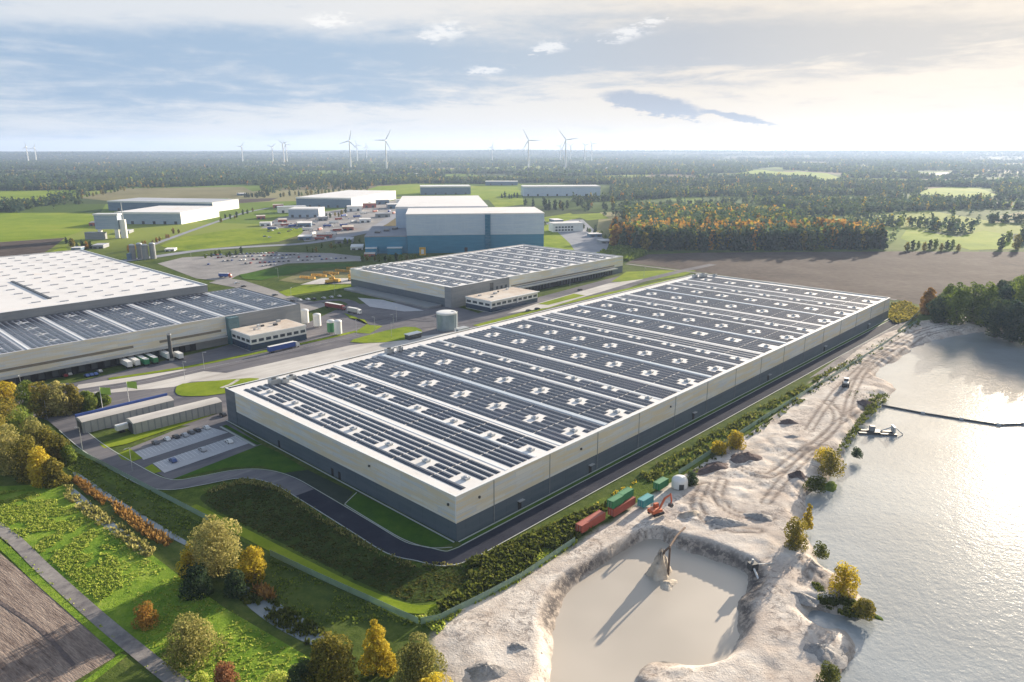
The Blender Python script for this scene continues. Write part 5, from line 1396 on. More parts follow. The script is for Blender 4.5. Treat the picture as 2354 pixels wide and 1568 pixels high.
for r_, (xa, ya, xb, yb, n) in enumerate(((470, 588, 640, 582, 20), (480, 594, 690, 586, 24), (510, 601, 740, 590, 24), (560, 607, 800, 594, 22), (440, 604, 520, 614, 5), (600, 613, 655, 606, 6))):
    for i in range(n):
        if rnd.random() < .2: continue
        f = (i + .5) / n; small_car(xa + (xb - xa) * f, ya + (yb - ya) * f, 'car in the crowded car park before the blue high-bay hall', 'cars in the crowded car park', BY + math.pi / 2)
for i in range(46):
    f = rnd.random(); px = 605 + f * 320; py = 552 - f * 78 + rnd.uniform(-9, 16) - 14
    small_car(px, py, 'car or van among the lorries in the lorry yards', 'cars in the lorry yards', BY + (i % 3) * .7)
for px, py in ((672, 693), (690, 692), (708, 690), (722, 689), (744, 687), (762, 685), (780, 683)):
    small_car(px, py, 'car in the row left of the mid-sized solar warehouse', 'cars left of the mid-sized warehouse', TH + math.pi / 2)
for px, py, c_ in ((1333, 668, 'black'), (560, 660, 'black'), (632, 680, 'grey'), (545, 652, 'white'), (1215, 716, 'grey'), (1235, 712, 'black')):
    small_car(px, py, {'black': 'car driving on the access roads between the warehouses', 'grey': 'car near the warehouse offices', 'white': 'van waiting at the gate road left of the car park'}[c_], 'cars on the access roads', TH, col_=c_)
for i, (px, py, c_) in enumerate(((200, 866, 'blue'), (210, 864, 'blue'), (220, 862, 'blue'), (230, 856, 'silver'), (160, 862, 'white'), (150, 866, 'red'))):
    x, y = at(px, py); car(x, y, TH + math.pi / 2, c_, ('first blue car from the left in the truck yard', 'middle blue car in the truck yard', 'last blue car before the silver one in the truck yard', 'silver car at the right of the blue ones in the truck yard', 'white car beside the red one in the dark truck yard', 'red car in the dark truck yard')[i], z=.1)


def truck(px, py, rz, L, box_m, label, cab=True, h=3.9, cab_m=None, front=1):
    """Articulated lorry: box trailer, cab with windscreen, wheels."""
    x, y = at(px, py); o = thing('lorry' if cab else 'trailer', label, 'truck' if cab else 'trailer', (x, y, .12), rz)
    b_ = MB().box(-L / 2, L / 2, -1.25, 1.25, 1.15, h); 
    for k in range(int(L / 1.2)): b_.box(-L / 2 + .3 + k * 1.2, -L / 2 + .38 + k * 1.2, -1.29, 1.29, 1.2, h - .05)
    b_.build('trailer_box', box_m, o)
    MB().box(-L / 2 + .05, L / 2 - .05, -1.27, 1.27, h, h + .05).build('trailer_roof', M_WHITE, o)
    MB().box(-L / 2 + .3, L / 2 - .3, -.55, .55, .75, 1.15).build('chassis', M_DARK, o)
    xs = [-L / 2 + 1.4, -L / 2 + 2.7, L / 2 - 3]
    if cab:
        f = L / 2 + .5
        cb = MB().add([(f, -1.2, .6), (f + 2.2, -1.2, .6), (f + 2.3, -1.2, 1.9), (f + 1.9, -1.2, 3.0), (f + .9, -1.2, 3.5), (f, -1.2, 3.6), (f, 1.2, .6), (f + 2.2, 1.2, .6), (f + 2.3, 1.2, 1.9), (f + 1.9, 1.2, 3.0), (f + .9, 1.2, 3.5), (f, 1.2, 3.6)],
                      [(5, 4, 3, 2, 1, 0), (6, 7, 8, 9, 10, 11)] + [(i, (i + 1) % 6, 6 + (i + 1) % 6, 6 + i) for i in range(6)]).build('cab', cab_m or M_WHITE, o)
        MB().add([(f + 2.33, -1.05, 1.95), (f + 2.33, 1.05, 1.95), (f + 1.95, 1.05, 2.95), (f + 1.95, -1.05, 2.95)], [(0, 1, 2, 3)]).build('windscreen', M_GLASS, cb)
        xs += [f + 1.2]
    wm = MB(); wm.cyl((0, 0), .5, .5, -.16, .16, 12); Mx = Matrix.Rotation(math.pi / 2, 4, 'X'); wm.v = [tuple(Mx @ Vector(q)) for q in wm.v]; wme = wm.mesh('truck_wheel')
    for xx in xs:
        for yy in (-1.08, 1.08):
            c = link('wheel', wme, M_BLACK, o); c.location = (xx, yy, .5)
    return o


YR = TH + math.pi / 2
M_GREENTR = plain('green_trailer_paint', (0.03, 0.22, 0.10), .45, .1)
truck(288, 842, YR, 15.5, M_WHITE, 'first white trailer from the left docked in the truck yard', False)
truck(306, 838, YR, 15.5, M_WHITE, 'second white trailer docked in the truck yard', False)
truck(327, 836, YR, 15.5, M_GREENTR, 'dark green trailer third from the left in the truck yard', False)
truck(347, 832, YR, 15.5, M_GREENC, 'bright green trailer next to the dark green one in the truck yard', False)
truck(378, 823, YR, 15.5, M_WHITE, 'white trailer between the two dark chimney poles', False)
truck(412, 826, YR, 7, M_WHITE, 'short white box truck right of the chimney poles', True)
truck(648, 806, TH + .02, 17, M_BLUETR, 'blue lorry with a white cab before the left office', True)
o = bpy.data.objects['lorry.001'] if 'lorry.001' in bpy.data.objects else None
truck(768, 710, TH - 1.42, 17, M_MAROON, 'maroon lorry on the road left of the mid-sized warehouse', True, cab_m=M_MAROON)
truck(812, 720, TH - 1.42, 10, M_STEEL, 'grey lorry following the maroon one', True)
truck(515, 638, TH - .9, 9, M_BLUETR, 'small blue lorry with a red cab at the car park edge', True, cab_m=M_RED)
truck(284, 992, TH, 5.5, M_WHITE, 'small white box truck between the two ribbed storage sheds', True, 3.2)

# ------------------------------------------------------------------ long ribbed sheds by the gate
def shed(pa, pb, w, h, label, roof=None):
    a, b_ = Vector(at(*pa)), Vector(at(*pb)); d = b_ - a; L = d.length
    o = thing('storage_shed', label, 'shed', (a.x, a.y, .06), math.atan2(d.y, d.x))
    mb = MB().box(0, L, 0, w, 0, h)
    for k in range(int(L / 2.6)): mb.box(k * 2.6 + .3, k * 2.6 + .75, -.12, 0, 0.1, h, 1)
    mb.build('wall', [plain('ribbed_grey_sheeting', (.33, .335, .33), .6, .12) if 'ribbed_grey_sheeting' not in MATS else MATS['ribbed_grey_sheeting'], M_GREYWALL], o)
    q = MB(); n = 8; vs = []
    for i in range(n + 1):
        y = -.2 + (w + .4) * i / n; z = h + .9 * math.sin(math.pi * i / n); vs += [(-.2, y, z), (L + .2, y, z)]
    q.add(vs, [(2 * i, 2 * i + 1, 2 * i + 3, 2 * i + 2) for i in range(n)]); q.add([v for v in vs[::2]], [tuple(range(n + 1))]); q.add([v for v in vs[1::2]], [tuple(range(n, -1, -1))])
    q.build('roof', roof or M_CONC, o)
    MB().box(-.15, 0, w * .2, w * .8, 0.05, h * .85).build('door', M_DARK, o)
    return o


shed((193, 998), (402, 945), 8, 5.2, 'rear ribbed grey shed with a blue strip along its back')
e_ = bpy.data.objects['storage_shed']
MB().box(0, 38, 8.05, 8.6, 4.0, 6.4).build('blue_strip', M_BLUETR, e_)
shed((310, 1000), (512, 948), 8, 5.0, 'front ribbed grey shed next to the big warehouse corner')

# ------------------------------------------------------------------ tanks, kiosk, poles, flags
def tank(px, py, r, h, m_, label, rim=True):
    x, y = at(px, py); o = thing('silo_tank', label, 'tank', (x, y, .1))
    MB().cyl((0, 0), r, r, .9 if r < 4 else 0, h, 20).build('shell', m_, o)
    MB().dome((0, 0, h), r, r * (.35 if r < 4 else .08), 20, 4).build('top', M_WHITE, o)
    if rim: MB().cyl((0, 0), r + .1, r + .1, h - .9, h, 24, cap=False).build('rim', M_WHITE, o)
    if r < 4:
        for k in range(4):
            a = math.pi / 4 + k * math.pi / 2; MB().box(r * .8 * math.cos(a) - .15, r * .8 * math.cos(a) + .15, r * .8 * math.sin(a) - .15, r * .8 * math.sin(a) + .15, 0, 1.2).build('leg', M_STEEL, o)
    else:
        MB().tube([(r + .5, -1, 0), (r + .5, -1, h + .6), (r * .5, -.5, h + .6)], .3, 8).build('pipe', M_WHITE, o)
    return o


tank(702, 745, 2.6, 9.5, M_WHITE, 'white silo tank left behind the office, taller of the first pair')
tank(730, 752, 2.5, 8.5, M_WHITE, 'second white silo tank behind the office')
tank(762, 766, 2.5, 8.0, M_GREENC, 'green-bodied silo tank with a white top')
tank(778, 770, 2.4, 9.0, M_WHITE, 'white silo tank right of the green-bodied one')
tank(1027, 757, 6.6, 11.5, M_TANK, 'broad grey sprinkler tank with a white rim before the mid-sized warehouse')
x, y = at(1062, 765); o = thing('pump_house', 'small white pump house beside the grey sprinkler tank', 'hut', (x, y, .1), TH)
MB().box(-4, 4, -2.5, 2.5, 0, 3).build('wall', M_WHITE, o); MB().box(-4.2, 4.2, -2.7, 2.7, 3, 3.3).build('roof', M_STEEL, o); MB().box(-4.06, -3.98, -1, 1, 0.1, 2.3).build('door', M_DARK, o)
x, y = at(950, 778); o = thing('kiosk', 'dark kiosk with a white flat roof on the green wedge', 'kiosk', (x, y, .15), TH)
MB().box(-5, 5, -2, 2, 0, 3).build('wall', M_DARK, o); MB().box(-5.4, 5.4, -2.4, 2.4, 3, 3.4).build('roof', M_WHITE, o); MB().box(-3, 3, -2.08, -1.98, .8, 2.2).build('window', M_GLASS, o)
for i, (px, py, hp) in enumerate(((370, 800, 54), (395, 828, 62))):
    x, y = at(px, py); o = thing('chimney_pole', ('slimmer dark chimney pole in front of the left warehouse', 'thicker dark chimney pole nearer the road')[i], 'chimney', (x, y, 0)); h = hp * mpp(px, py)
    MB().cyl((0, 0), .75 + .35 * i, .65 + .3 * i, 0, h, 12).build('shaft', M_DARK, o); MB().cyl((0, 0), 1.0 + .35 * i, 1.0 + .35 * i, 0, 1.2, 12).build('base', M_CONC, o); MB().cyl((0, 0), .9 + .35 * i, .9 + .35 * i, h - .5, h, 12).build('cap', M_STEEL, o)
LMP = MB().cyl((0, 0), .11, .07, 0, 9.6, 8).mesh('lamp_pole'); LMH = MB().box(0, 1.7, -.1, .1, 9.45, 9.6).box(1.1, 1.9, -.2, .2, 9.36, 9.5).mesh('lamp_head')
for i, (px, py, tx) in enumerate(((109, 963, 'by the left tree belts'), (190, 1035, 'at the corner of the perimeter road by the sheds'), (305, 1085, 'beside the near car park entrance'), (52, 905, 'in front of the left truck yard docks'), (425, 872, 'at the end of the green oval lawn'),
                                  (470, 850, 'on the access road before the chimney poles'), (820, 770, 'on the small green patch by the tanks'), (862, 762, 'right of the small green patch by the tanks'), (905, 755, 'on the road in front of the sprinkler tank'), (912, 738, 'on the turning road behind the kiosk'),
                                  (1310, 658, 'at the end of the long dock row'), (1480, 640, 'at the far end of the access road'), (670, 690, 'at the crossing right of the left warehouse roof'), (770, 680, 'behind the maroon lorry'), (640, 640, 'between car park and yellow machines'), (540, 612, 'in the middle of the crowded car park'), (440, 598, 'at the left of the crowded car park'), (900, 775, 'on the green wedge by the kiosk'), (1335, 612, 'beyond the mid-sized warehouse roof'))):
    x, y = at(px, py); o = thing('street_lamp', 'slim grey street lamp ' + tx, 'street lamp', (x, y, .05), TH + 1.2 + i, 'slim street lamps')
    del o['group']
    link('pole', LMP, M_STEEL, o); link('lamp_head', LMH, M_STEEL, o)
for i, (px, py) in enumerate(((236, 940), (297, 925))):
    x, y = at(px, py); o = thing('flag_pole', ('left lime-green flag on a white pole by the round grove', 'right lime-green flag on a white pole behind the blue strip shed')[i], 'flag', (x, y, 0), TH)
    MB().cyl((0, 0), .16, .1, 0, 10.5, 8).build('pole', M_WHITE, o)
    q = MB(); n = 6; vs = []
    for k in range(n + 1):
        f = k / n; vs += [(0.1 + 4.2 * f, .25 * math.sin(f * 5), 10.2 - 1.0 * f), (0.1 + 4.2 * f, .25 * math.sin(f * 5 + .4), 7.2 - 1.6 * f)]
    q.add(vs, [(2 * k, 2 * k + 2, 2 * k + 3, 2 * k + 1) for k in range(n)]).build('flag', M_GREENFL, o)

# yellow crane sections laid out behind the mid-sized warehouse
for i in range(9):
    px, py = 700 + i * 13.5, 640 - i * 2.6 + (i % 2) * 4; x, y = at(px, py); o = thing('crane_section', 'yellow lattice crane section lying on the ground left of the mid-sized warehouse', 'crane section', (x, y, .15), TH - 1.2 + (i % 3) * .15, 'yellow crane sections on the ground')
    mb = MB(); L = 9.0
    for yy in (-.9, .9):
        for zz in (.1, 1.9): mb.box(-L / 2, L / 2, yy - .12, yy + .12, zz - .1, zz + .12)
    for k in range(7):
        x0 = -L / 2 + k * L / 6
        mb.box(x0 - .1, x0 + .1, -.9, .9, .1, .3).box(x0 - .1, x0 + .1, -.9, .9, 1.8, 2.0).box(x0 - .1, x0 + .1, -1, -.8, .1, 1.9).box(x0 - .1, x0 + .1, .8, 1, .1, 1.9)
        if k < 6: mb.tube([(x0, -.9, .1), (x0 + L / 6, -.9, 1.9)], .12, 5).tube([(x0, .9, .1), (x0 + L / 6, .9, 1.9)], .12, 5)
    mb.build('lattice', M_YELLOW, o)
    MB().box(-L / 2 - .15, -L / 2 - .05, -1, 1, 0, 2).box(L / 2 + .05, L / 2 + .15, -1, 1, 0, 2).build('end_plate', M_YELLOW, o)
for i, (px, py) in enumerate(((757, 652), (806, 645), (774, 650))):
    x, y = at(px, py); o = thing('crawler_crane', ('left yellow crawler crane body among the crane sections', 'right yellow crane body beside the pale warehouse wall', 'middle yellow crane body with a raised cab')[i], 'crane', (x, y, .15), TH + i)
    MB().box(-3.2, 3.2, -2.2, -1.3, 0, 1.1).box(-3.2, 3.2, 1.3, 2.2, 0, 1.1).build('tracks', M_DARK, o); MB().box(-3, 3, -1.8, 1.8, 1.2, 3.4).build('body', M_YELLOW, o); c = MB().box(1.2, 3.0, .6, 2.0, 3.4, 5.2).build('cab', M_YELLOW, o); MB().box(3.0, 3.05, .75, 1.85, 4.0, 5.0).build('window', M_GLASS, c)
    MB().tube([(2, 0, 3), (5, 0, 6.5), (8, 0, 8)], [.5, .4, .25], 6).build('boom', M_YELLOW, o)
x, y = at(979, 585); o = thing('storage_box', 'yellow box standing against the petrol blue wall', 'box', (x - 3, y - 5, 0), BY)
MB().box(-3.5, 3.5, -2, 2, 0, 8.5).build('body', M_YELLOW, o); MB().box(-1.6, 1.6, -2.08, -1.98, 1.5, 6.5).build('door', M_WHITE, o)

# ------------------------------------------------------------------ sand works: containers, excavator, silo, loader, heaps, dredger
def container(pa, L, rz, m_, label, z=.8, off=(0, 0)):
    x, y = at(pa[0], pa[1], z); o = thing('shipping_container', label, 'container', (x + off[0], y + off[1], z), rz)
    mb = MB().box(.08, L - .08, -1.16, 1.16, .12, 2.5)
    for k in range(int(L / .45)): mb.box(.2 + k * .45, .42 + k * .45, -1.22, 1.22, .2, 2.42)
    mb.build('body', m_, o)
    fr = MB()
    for xx in (0, L - .15):
        for yy in (-1.22, 1.07): fr.box(xx, xx + .15, yy, yy + .15, 0, 2.6)
    for yy in (-1.22, 1.07): fr.box(.15, L - .15, yy, yy + .15, 0, .14).box(.15, L - .15, yy, yy + .15, 2.46, 2.6)
    fr.build('frame', m_, o)
    d = MB().box(-.04, .08, -1.05, -.02, .16, 2.45).box(-.04, .08, .02, 1.05, .16, 2.45).build('door', m_, o)
    MB().box(-.1, -.04, -.5, -.44, .3, 2.3).box(-.1, -.04, .44, .5, .3, 2.3).build('locking_bar', M_STEEL, d)
    return o


container((1330, 1224), 12.2, TH, M_RED, 'rusty red container lying alone at the near end of the row', .7)
container((1404, 1186), 12.2, TH, M_RED, 'rusty red container carrying two green ones', .8)
cx_, cy_ = at(1404, 1186, .8)
for i in range(2):
    o = container((1404, 1186), 6.06, TH, M_GREENC, ('near green container on top of the red one', 'far green container on top of the red one')[i], 3.42)
    o.location = (cx_ + AX[0] * (6.14 * i - .0) + BX[0] * (.5 + .4 * i), cy_ + AX[1] * 6.14 * i + BX[1] * (.5 + .4 * i), 3.42)
container((1472, 1166), 6.06, TH, M_TEAL, 'turquoise container right of the green stack', .8)
container((1508, 1126), 6.06, TH, M_GREENC, 'dark green container behind the excavator boom', .8)
x, y = at(1508, 1182, .9); ex = thing('excavator', 'orange crawler excavator with raised boom beside the containers', 'excavator', (x, y, .9), TH - .25)
for s in (-1, 1):
    tb = MB(); pr = [(-2.1, .15), (-2.3, .5), (-2.1, .9), (2.1, .9), (2.3, .5), (2.1, .15)]; n = 6
    tb.add([(a, s * 1.0, b_) for a, b_ in pr] + [(a, s * 1.6, b_) for a, b_ in pr], [tuple(range(n)), tuple(range(n, 2 * n))[::-1]] + [(i, (i + 1) % n, n + (i + 1) % n, n + i) for i in range(n)]); tb.build('track', M_BLACK, ex)
MB().cyl((0, 0), 1.0, 1.0, .8, 1.15, 16).build('turntable', M_DARK, ex)
MB().add([(-2.6, -1.4, 1.15), (1.5, -1.4, 1.15), (1.5, -1.4, 1.9), (-1.0, -1.4, 2.3), (-2.6, -1.4, 2.2), (-2.6, 1.4, 1.15), (1.5, 1.4, 1.15), (1.5, 1.4, 1.9), (-1.0, 1.4, 2.3), (-2.6, 1.4, 2.2)], [(4, 3, 2, 1, 0), (5, 6, 7, 8, 9)] + [(i, (i + 1) % 5, 5 + (i + 1) % 5, 5 + i) for i in range(5)]).build('body', M_ORANGE, ex)
cb_ = MB().box(-.1, 1.5, .45, 1.4, 1.9, 3.3).build('cab', M_ORANGE, ex); MB().box(1.5, 1.54, .55, 1.3, 2.1, 3.15).box(0, 1.4, 1.4, 1.44, 2.2, 3.15).build('window', M_GLASS, cb_)
MB().tube([(1.2, -.3, 1.9), (3.2, -.3, 4.8), (5.8, -.3, 5.6)], [.36, .42, .26], 6).build('boom', M_ORANGE, ex)
MB().tube([(5.7, -.3, 5.9), (6.3, -.3, 3.4), (6.2, -.3, 2.2)], [.26, .28, .18], 6).build('stick', M_ORANGE, ex)
MB().tube([(1.6, -.3, 2.6), (3.4, -.3, 4.2)], .12, 6).build('ram', M_STEEL, ex)
MB().add([(5.6, -.9, 2.2), (6.6, -.9, 2.3), (6.9, -.9, 1.4), (6.1, -.9, .9), (5.4, -.9, 1.2), (5.6, .3, 2.2), (6.6, .3, 2.3), (6.9, .3, 1.4), (6.1, .3, .9), (5.4, .3, 1.2)], [(0, 1, 2, 3, 4), (9, 8, 7, 6, 5)] + [(i, 5 + i, 5 + (i + 1) % 5, (i + 1) % 5) for i in range(5)]).build('bucket', M_DARK, ex)
x, y = at(1562, 1118, .7); o = thing('storage_silo', 'round white domed silo behind the containers', 'silo', (x, y, .6))
MB().cyl((0, 0), 2.8, 2.8, 0, 2.4, 22).build('shell', M_WHITE, o); MB().dome((0, 0, 2.4), 2.8, 1.7, 22, 6).build('dome', M_WHITE, o); MB().box(-.8, .8, -3.0, -2.7, 0, 2.0).build('door', M_DARK, o)
x, y = at(1944, 888, .8); o = thing('wheel_loader', 'dark wheel loader with a white cab roof on the sand track', 'loader', (x, y, .8), TH + .3)
MB().box(-3, 1.2, -1.3, 1.3, 1.0, 2.3).build('body', M_DARK, o); c = MB().box(-.6, 1.2, -1.0, 1.0, 2.3, 4.0).build('cab', M_GLASS, o); MB().box(-.8, 1.4, -1.15, 1.15, 4.0, 4.25).build('cab_roof', M_WHITE, c); MB().box(-3.1, -1.0, -1.2, 1.2, 2.3, 2.9).build('engine_hood', M_WHITE, o)
wm = MB(); wm.cyl((0, 0), .95, .95, -.35, .35, 14); Mx = Matrix.Rotation(math.pi / 2, 4, 'X'); wm.v = [tuple(Mx @ Vector(q)) for q in wm.v]; wme = wm.mesh('loader_wheel')
for xx in (-1.9, 1.6):
    for yy in (-1.35, 1.35):
        c = link('wheel', wme, M_BLACK, o); c.location = (xx, yy, .95)
MB().tube([(1.2, -.8, 1.6), (3.2, -.8, .9)], .2, 6).tube([(1.2, .8, 1.6), (3.2, .8, .9)], .2, 6).build('lift_arm', M_DARK, o); MB().add([(3, -1.6, 1.5), (3.9, -1.6, .3), (3, -1.6, .2), (3, 1.6, 1.5), (3.9, 1.6, .3), (3, 1.6, .2)], [(0, 1, 2), (5, 4, 3), (0, 2, 5, 3), (1, 4, 5, 2)]).build('bucket', M_STEEL, o)


def heap(px, py, rx, ry, h, m_, label, name='soil_heap', z0=.5, rz=0., cat='heap'):
    x, y = at(px, py, z0); g_ = np.random.default_rng(int(px + py)); n, kk = 30, 12; V = []
    for i in range(kk + 1):
        f = i / kk
        for j in range(n):
            a = 2 * math.pi * j / n; q = 1 + .16 * math.sin(3 * a + px) + .10 * math.sin(5 * a + py) + .05 * g_.normal()
            V.append((rx * f * q * math.cos(a), ry * f * q * math.sin(a), h * (1 - sm(np.array(f)) ** .9) * (1 + .12 * g_.normal()) - .45 * f))
    F = np.array([(i * n + j, i * n + (j + 1) % n, (i + 1) * n + (j + 1) % n, (i + 1) * n + j) for i in range(kk) for j in range(n)])
    V = np.array(V); V[:n] = V[:n].mean(0)
    o = link(name, mesh_np(name, V, F[:, ::-1]), m_); o.location = (x, y, z0); o.rotation_euler = (0, 0, rz); return tag(o, label, cat)


M_SOILP = blend3('purple_brown_soil', [(.085, .065, .062), (.13, .10, .095), (.18, .145, .135), (.25, .21, .19)], (.1, .6, 2.4), bump=1.0)
M_SANDH = blend3('heaped_sand', [(.36, .30, .24), (.46, .40, .33), (.54, .48, .40), (.60, .55, .47)], (.1, .6, 2.4), bump=.8)
M_GREYH = blend3('grey_spoil', [(.20, .19, .19), (.30, .285, .275), (.40, .38, .36), (.52, .49, .46)], (.12, .7, 2.6), bump=1.0)
heap(1712, 1056, 10, 5.5, 2.6, M_SOILP, 'purple-brown soil heap below the vivid yellow bush', rz=.4)
heap(1645, 1076, 11, 5, 1.6, M_SOILP, 'flat purple-brown soil heap right of the white silo', rz=.5)
heap(1834, 1096, 5, 4, 2.2, M_SOILP, 'rounded purple soil heap on the lake shore')
heap(1812, 972, 6, 3.5, 1.6, M_SOILP, 'small dark soil heap beside the fence on the lake strip')
heap(1820, 1006, 9, 3.0, 1.0, M_GREYH, 'long flat grey heap in the middle of the sand strip', rz=.1)
heap(1985, 926, 6, 3, 1.4, M_SOILP, 'dark heap by the lake just left of the pipeline start')
heap(1660, 1202, 11, 6, 1.6, M_GREYH, 'grey spoil heap above the pit edge', rz=-.2)
heap(1745, 1190, 8, 4, 1.3, M_GREYH, 'smaller grey spoil heap to the right above the pit', rz=-.5)
heap(1590, 1185, 7, 4, 1.4, M_SANDH, 'pale sand heap right of the orange excavator', 'sand_heap', rz=.3)
heap(1120, 1545, 7, 5, 1.8, M_GREYH, 'grey stony heap at the bottom edge of the sand bank')
heap(1190, 1488, 5, 3, .9, M_GREYH, 'low stony heap left of the pond')
heap(1885, 1500, 7, 6, 1.6, M_GREYH, 'grey heap on the sand tongue at the lower right', z0=.1)
heap(1840, 1370, 6, 2.6, .8, M_GREYH, 'flat dark strip of spoil by the lake spit', rz=-.6)
heap(1950, 1390, 9.5, 3.6, 1.3, M_ROUGHG, 'low grassy spit of land reaching into the lake', 'grassy_spit', LAKE_Z + .2, -.75, 'spit')
heap(1905, 1118, 6, 3.4, 1.2, M_ROUGHG, 'brown grassy bank under the shore bushes', 'grassy_bank', LAKE_Z + .2, .8, 'bank')
# discharge pipe and the cone of sand under it in the pit pond
heap(1516, 1322, 4.6, 3.4, 7.6, M_SANDH, 'steep cone of wet sand standing in the pit pond', 'sand_cone', POND_Z - .2, .6)
heap(1536, 1345, 6.5, 4.0, .9, M_SANDH, 'shallow fan of sand spreading below the steep cone', 'sand_fan', POND_Z - .2, .9)
o = thing('discharge_pipe', 'steel discharge pipe on a pole over the sand cone', 'pipe', (*at(1528, 1322, POND_Z), POND_Z))
MB().tube([(1.0, 0, -1), (1.0, 0, 8.8)], .3, 8).build('support_pole', M_RUST, o)
MB().tube([(9.5, 17.5, 5.2), (5, 9, 7.4), (1.0, .4, 8.8), (-.6, -.9, 8.2), (-1.0, -1.2, 7.4)], .3, 8).build('pipe', M_RUST, o)
o = thing('pump_unit', 'dark pump unit with a jib pole at the right pit rim', 'pump', (*at(1730, 1306, .2), -.3), .3)
MB().box(-1.2, 1.2, -1, 1, 0.2, 2.2).build('housing', M_DARK, o); MB().cyl((0, .2), .35, .35, 2.2, 3.2, 10).build('motor', M_STEEL, o); MB().tube([(1, 0, 1.5), (6.5, -.6, 1.2)], .16, 6).build('jib_pole', M_STEEL, o)
MB().tube([(-.3, -1, 1.0), (-.4, -4, -1.2), (-.4, -7, -2.7)], .3, 7).build('hose', M_WHITE, o)
# dredger and floating pipeline
o = thing('dredger', 'grey suction dredger moored at the lake shore', 'dredger', (*at(2012, 996, LAKE_Z), LAKE_Z), -.15)
MB().box(-7, 8, -2.2, -.9, -.4, .7).build('pontoon', M_DARK, o); MB().box(-7, 8, .9, 2.2, -.4, .7).build('pontoon', M_DARK, o); MB().box(-3, 2, -2, 2, .95, 1.15).build('deck', M_DARK, o)
c = MB().box(-2.5, -.5, -.9, .9, 1.15, 3.3).build('cabin', M_GREYWALL, o); MB().box(-.5, -.45, -.7, .7, 2.1, 3.0).build('window', M_GLASS, c); MB().tube([(2, 0, 1.2), (7, 0, 3.4), (11, 0, .2)], .25, 6).build('suction_ladder', M_STEEL, o); MB().box(6.6, 7.2, -2, 2, .9, 3.6).build('gantry', M_STEEL, o)
o = thing('floating_pipeline', 'long dark pipeline floating across the lake from the shore', 'pipeline', (0, 0, 0)); fl = [at(*p, LAKE_Z + .3) for p in ((2028, 932), (2122, 950), (2210, 964), (2296, 977), (2354, 975), (2460, 972))]
for i in range(len(fl) - 1):
    a, b_ = Vector((*fl[i], LAKE_Z + .35)), Vector((*fl[i + 1], LAKE_Z + .35)); MB().tube([a, b_], .4, 8).build('pipe_section', M_DARK, o); c = b_ - (b_ - a).normalized() * .8; MB().tube([c, b_ + (b_ - a).normalized() * .8], .65, 8).build('float_collar', M_STEEL, o)

# ------------------------------------------------------------------ wind turbines
def turbine(px, hubpy, basepy, rot, blade_px, label, group=None, D=None, face=0.0):
    D = D or at(px, basepy)[1]; d = ray(px, hubpy); t_ = D / d[1]; x, zh = d[0] * t_, CAM_H + d[2] * t_; Rb = blade_px / FPX * D * 1.0
    o = thing('wind_turbine', label, 'wind turbine', (x, D, 0), face, group)
    MB().cyl((0, 0), 4.6, 2.6, 0, zh, 14).build('tower', M_WHITE, o); MB().box(-2.4, 2.4, -5, 7, zh - 2.4, zh + 2.6).build('nacelle', M_WHITE, o)
    hb = MB().dome((0, 0, 0), 2.6, 4.0, 10, 4); Mr = Matrix.Rotation(math.pi / 2, 4, 'X'); hb.v = [tuple(Mr @ Vector(q) + Vector((0, -5, zh))) for q in hb.v]; hb.build('hub', M_WHITE, o)
    for k in range(3):
        a = rot + k * 2 * math.pi / 3; u = Vector((math.sin(a), 0, math.cos(a))); w_ = Vector((math.cos(a), 0, -math.sin(a))); c = Vector((0, -6.5, zh)); b_ = MB(); vs = []
        for f, ch in ((.02, 2.4), (.12, 5.2), (.2, 5.6), (.6, 3.4), (.95, 1.7), (1.0, .6)):
            p_ = c + u * Rb * f; vs += [tuple(p_ - w_ * ch * .4), tuple(p_ + Vector((0, .5, 0))), tuple(p_ + w_ * ch * .6), tuple(p_ - Vector((0, .5, 0)))]
        b_.add(vs, [(i * 4 + j, i * 4 + (j + 1) % 4, i * 4 + 4 + (j + 1) % 4, i * 4 + 4 + j) for i in range(5) for j in range(4)]).build('blade', M_WHITE, o)
    return o


turbine(803, 324, 389, R(14), 25, 'tall wind turbine left of the near pair, above the left plain', D=4050)
turbine(886, 322.5, 389, R(30), 27, 'tall wind turbine right in the left pair', D=4050)
turbine(1215, 322.5, 388, R(-28), 27, 'tall wind turbine left in the middle pair', D=4100)
turbine(1301, 321.5, 391, R(-38), 27, 'tall wind turbine right in the middle pair', D=3950)
for i, (px, hy, D_, bp) in enumerate(((60, 338, 5600, 11), (79, 340, 5900, 11), (555, 337, 5600, 12), (625, 338, 5600, 12), (650, 330, 5300, 14), (657, 333, 5700, 13), (820, 333, 6200, 12), (842, 337, 6800, 10), (1131, 338, 6500, 11), (1288, 336, 6300, 12), (1312, 335, 6400, 11), (1345, 334, 6100, 12), (1361, 331, 6000, 13))):
    turbine(px, hy, 0, R(17 * i), bp, ('far wind turbine at the far left, first of two', 'far wind turbine at the far left, second of two', 'lone far wind turbine above the left halls', 'far wind turbine left of the close two', 'far wind turbine, taller of the close two', 'far wind turbine, shorter of the close two', 'small far turbine just right of the first tall one', 'tiny far turbine between the left tall pair', 'lone tiny turbine left of the middle pair', 'small far turbine left behind the fourth tall one', 'small far turbine right behind the fourth tall one', 'small far turbine at the right, first of the last two', 'small far turbine at the right end of the row')[i], D=D_)

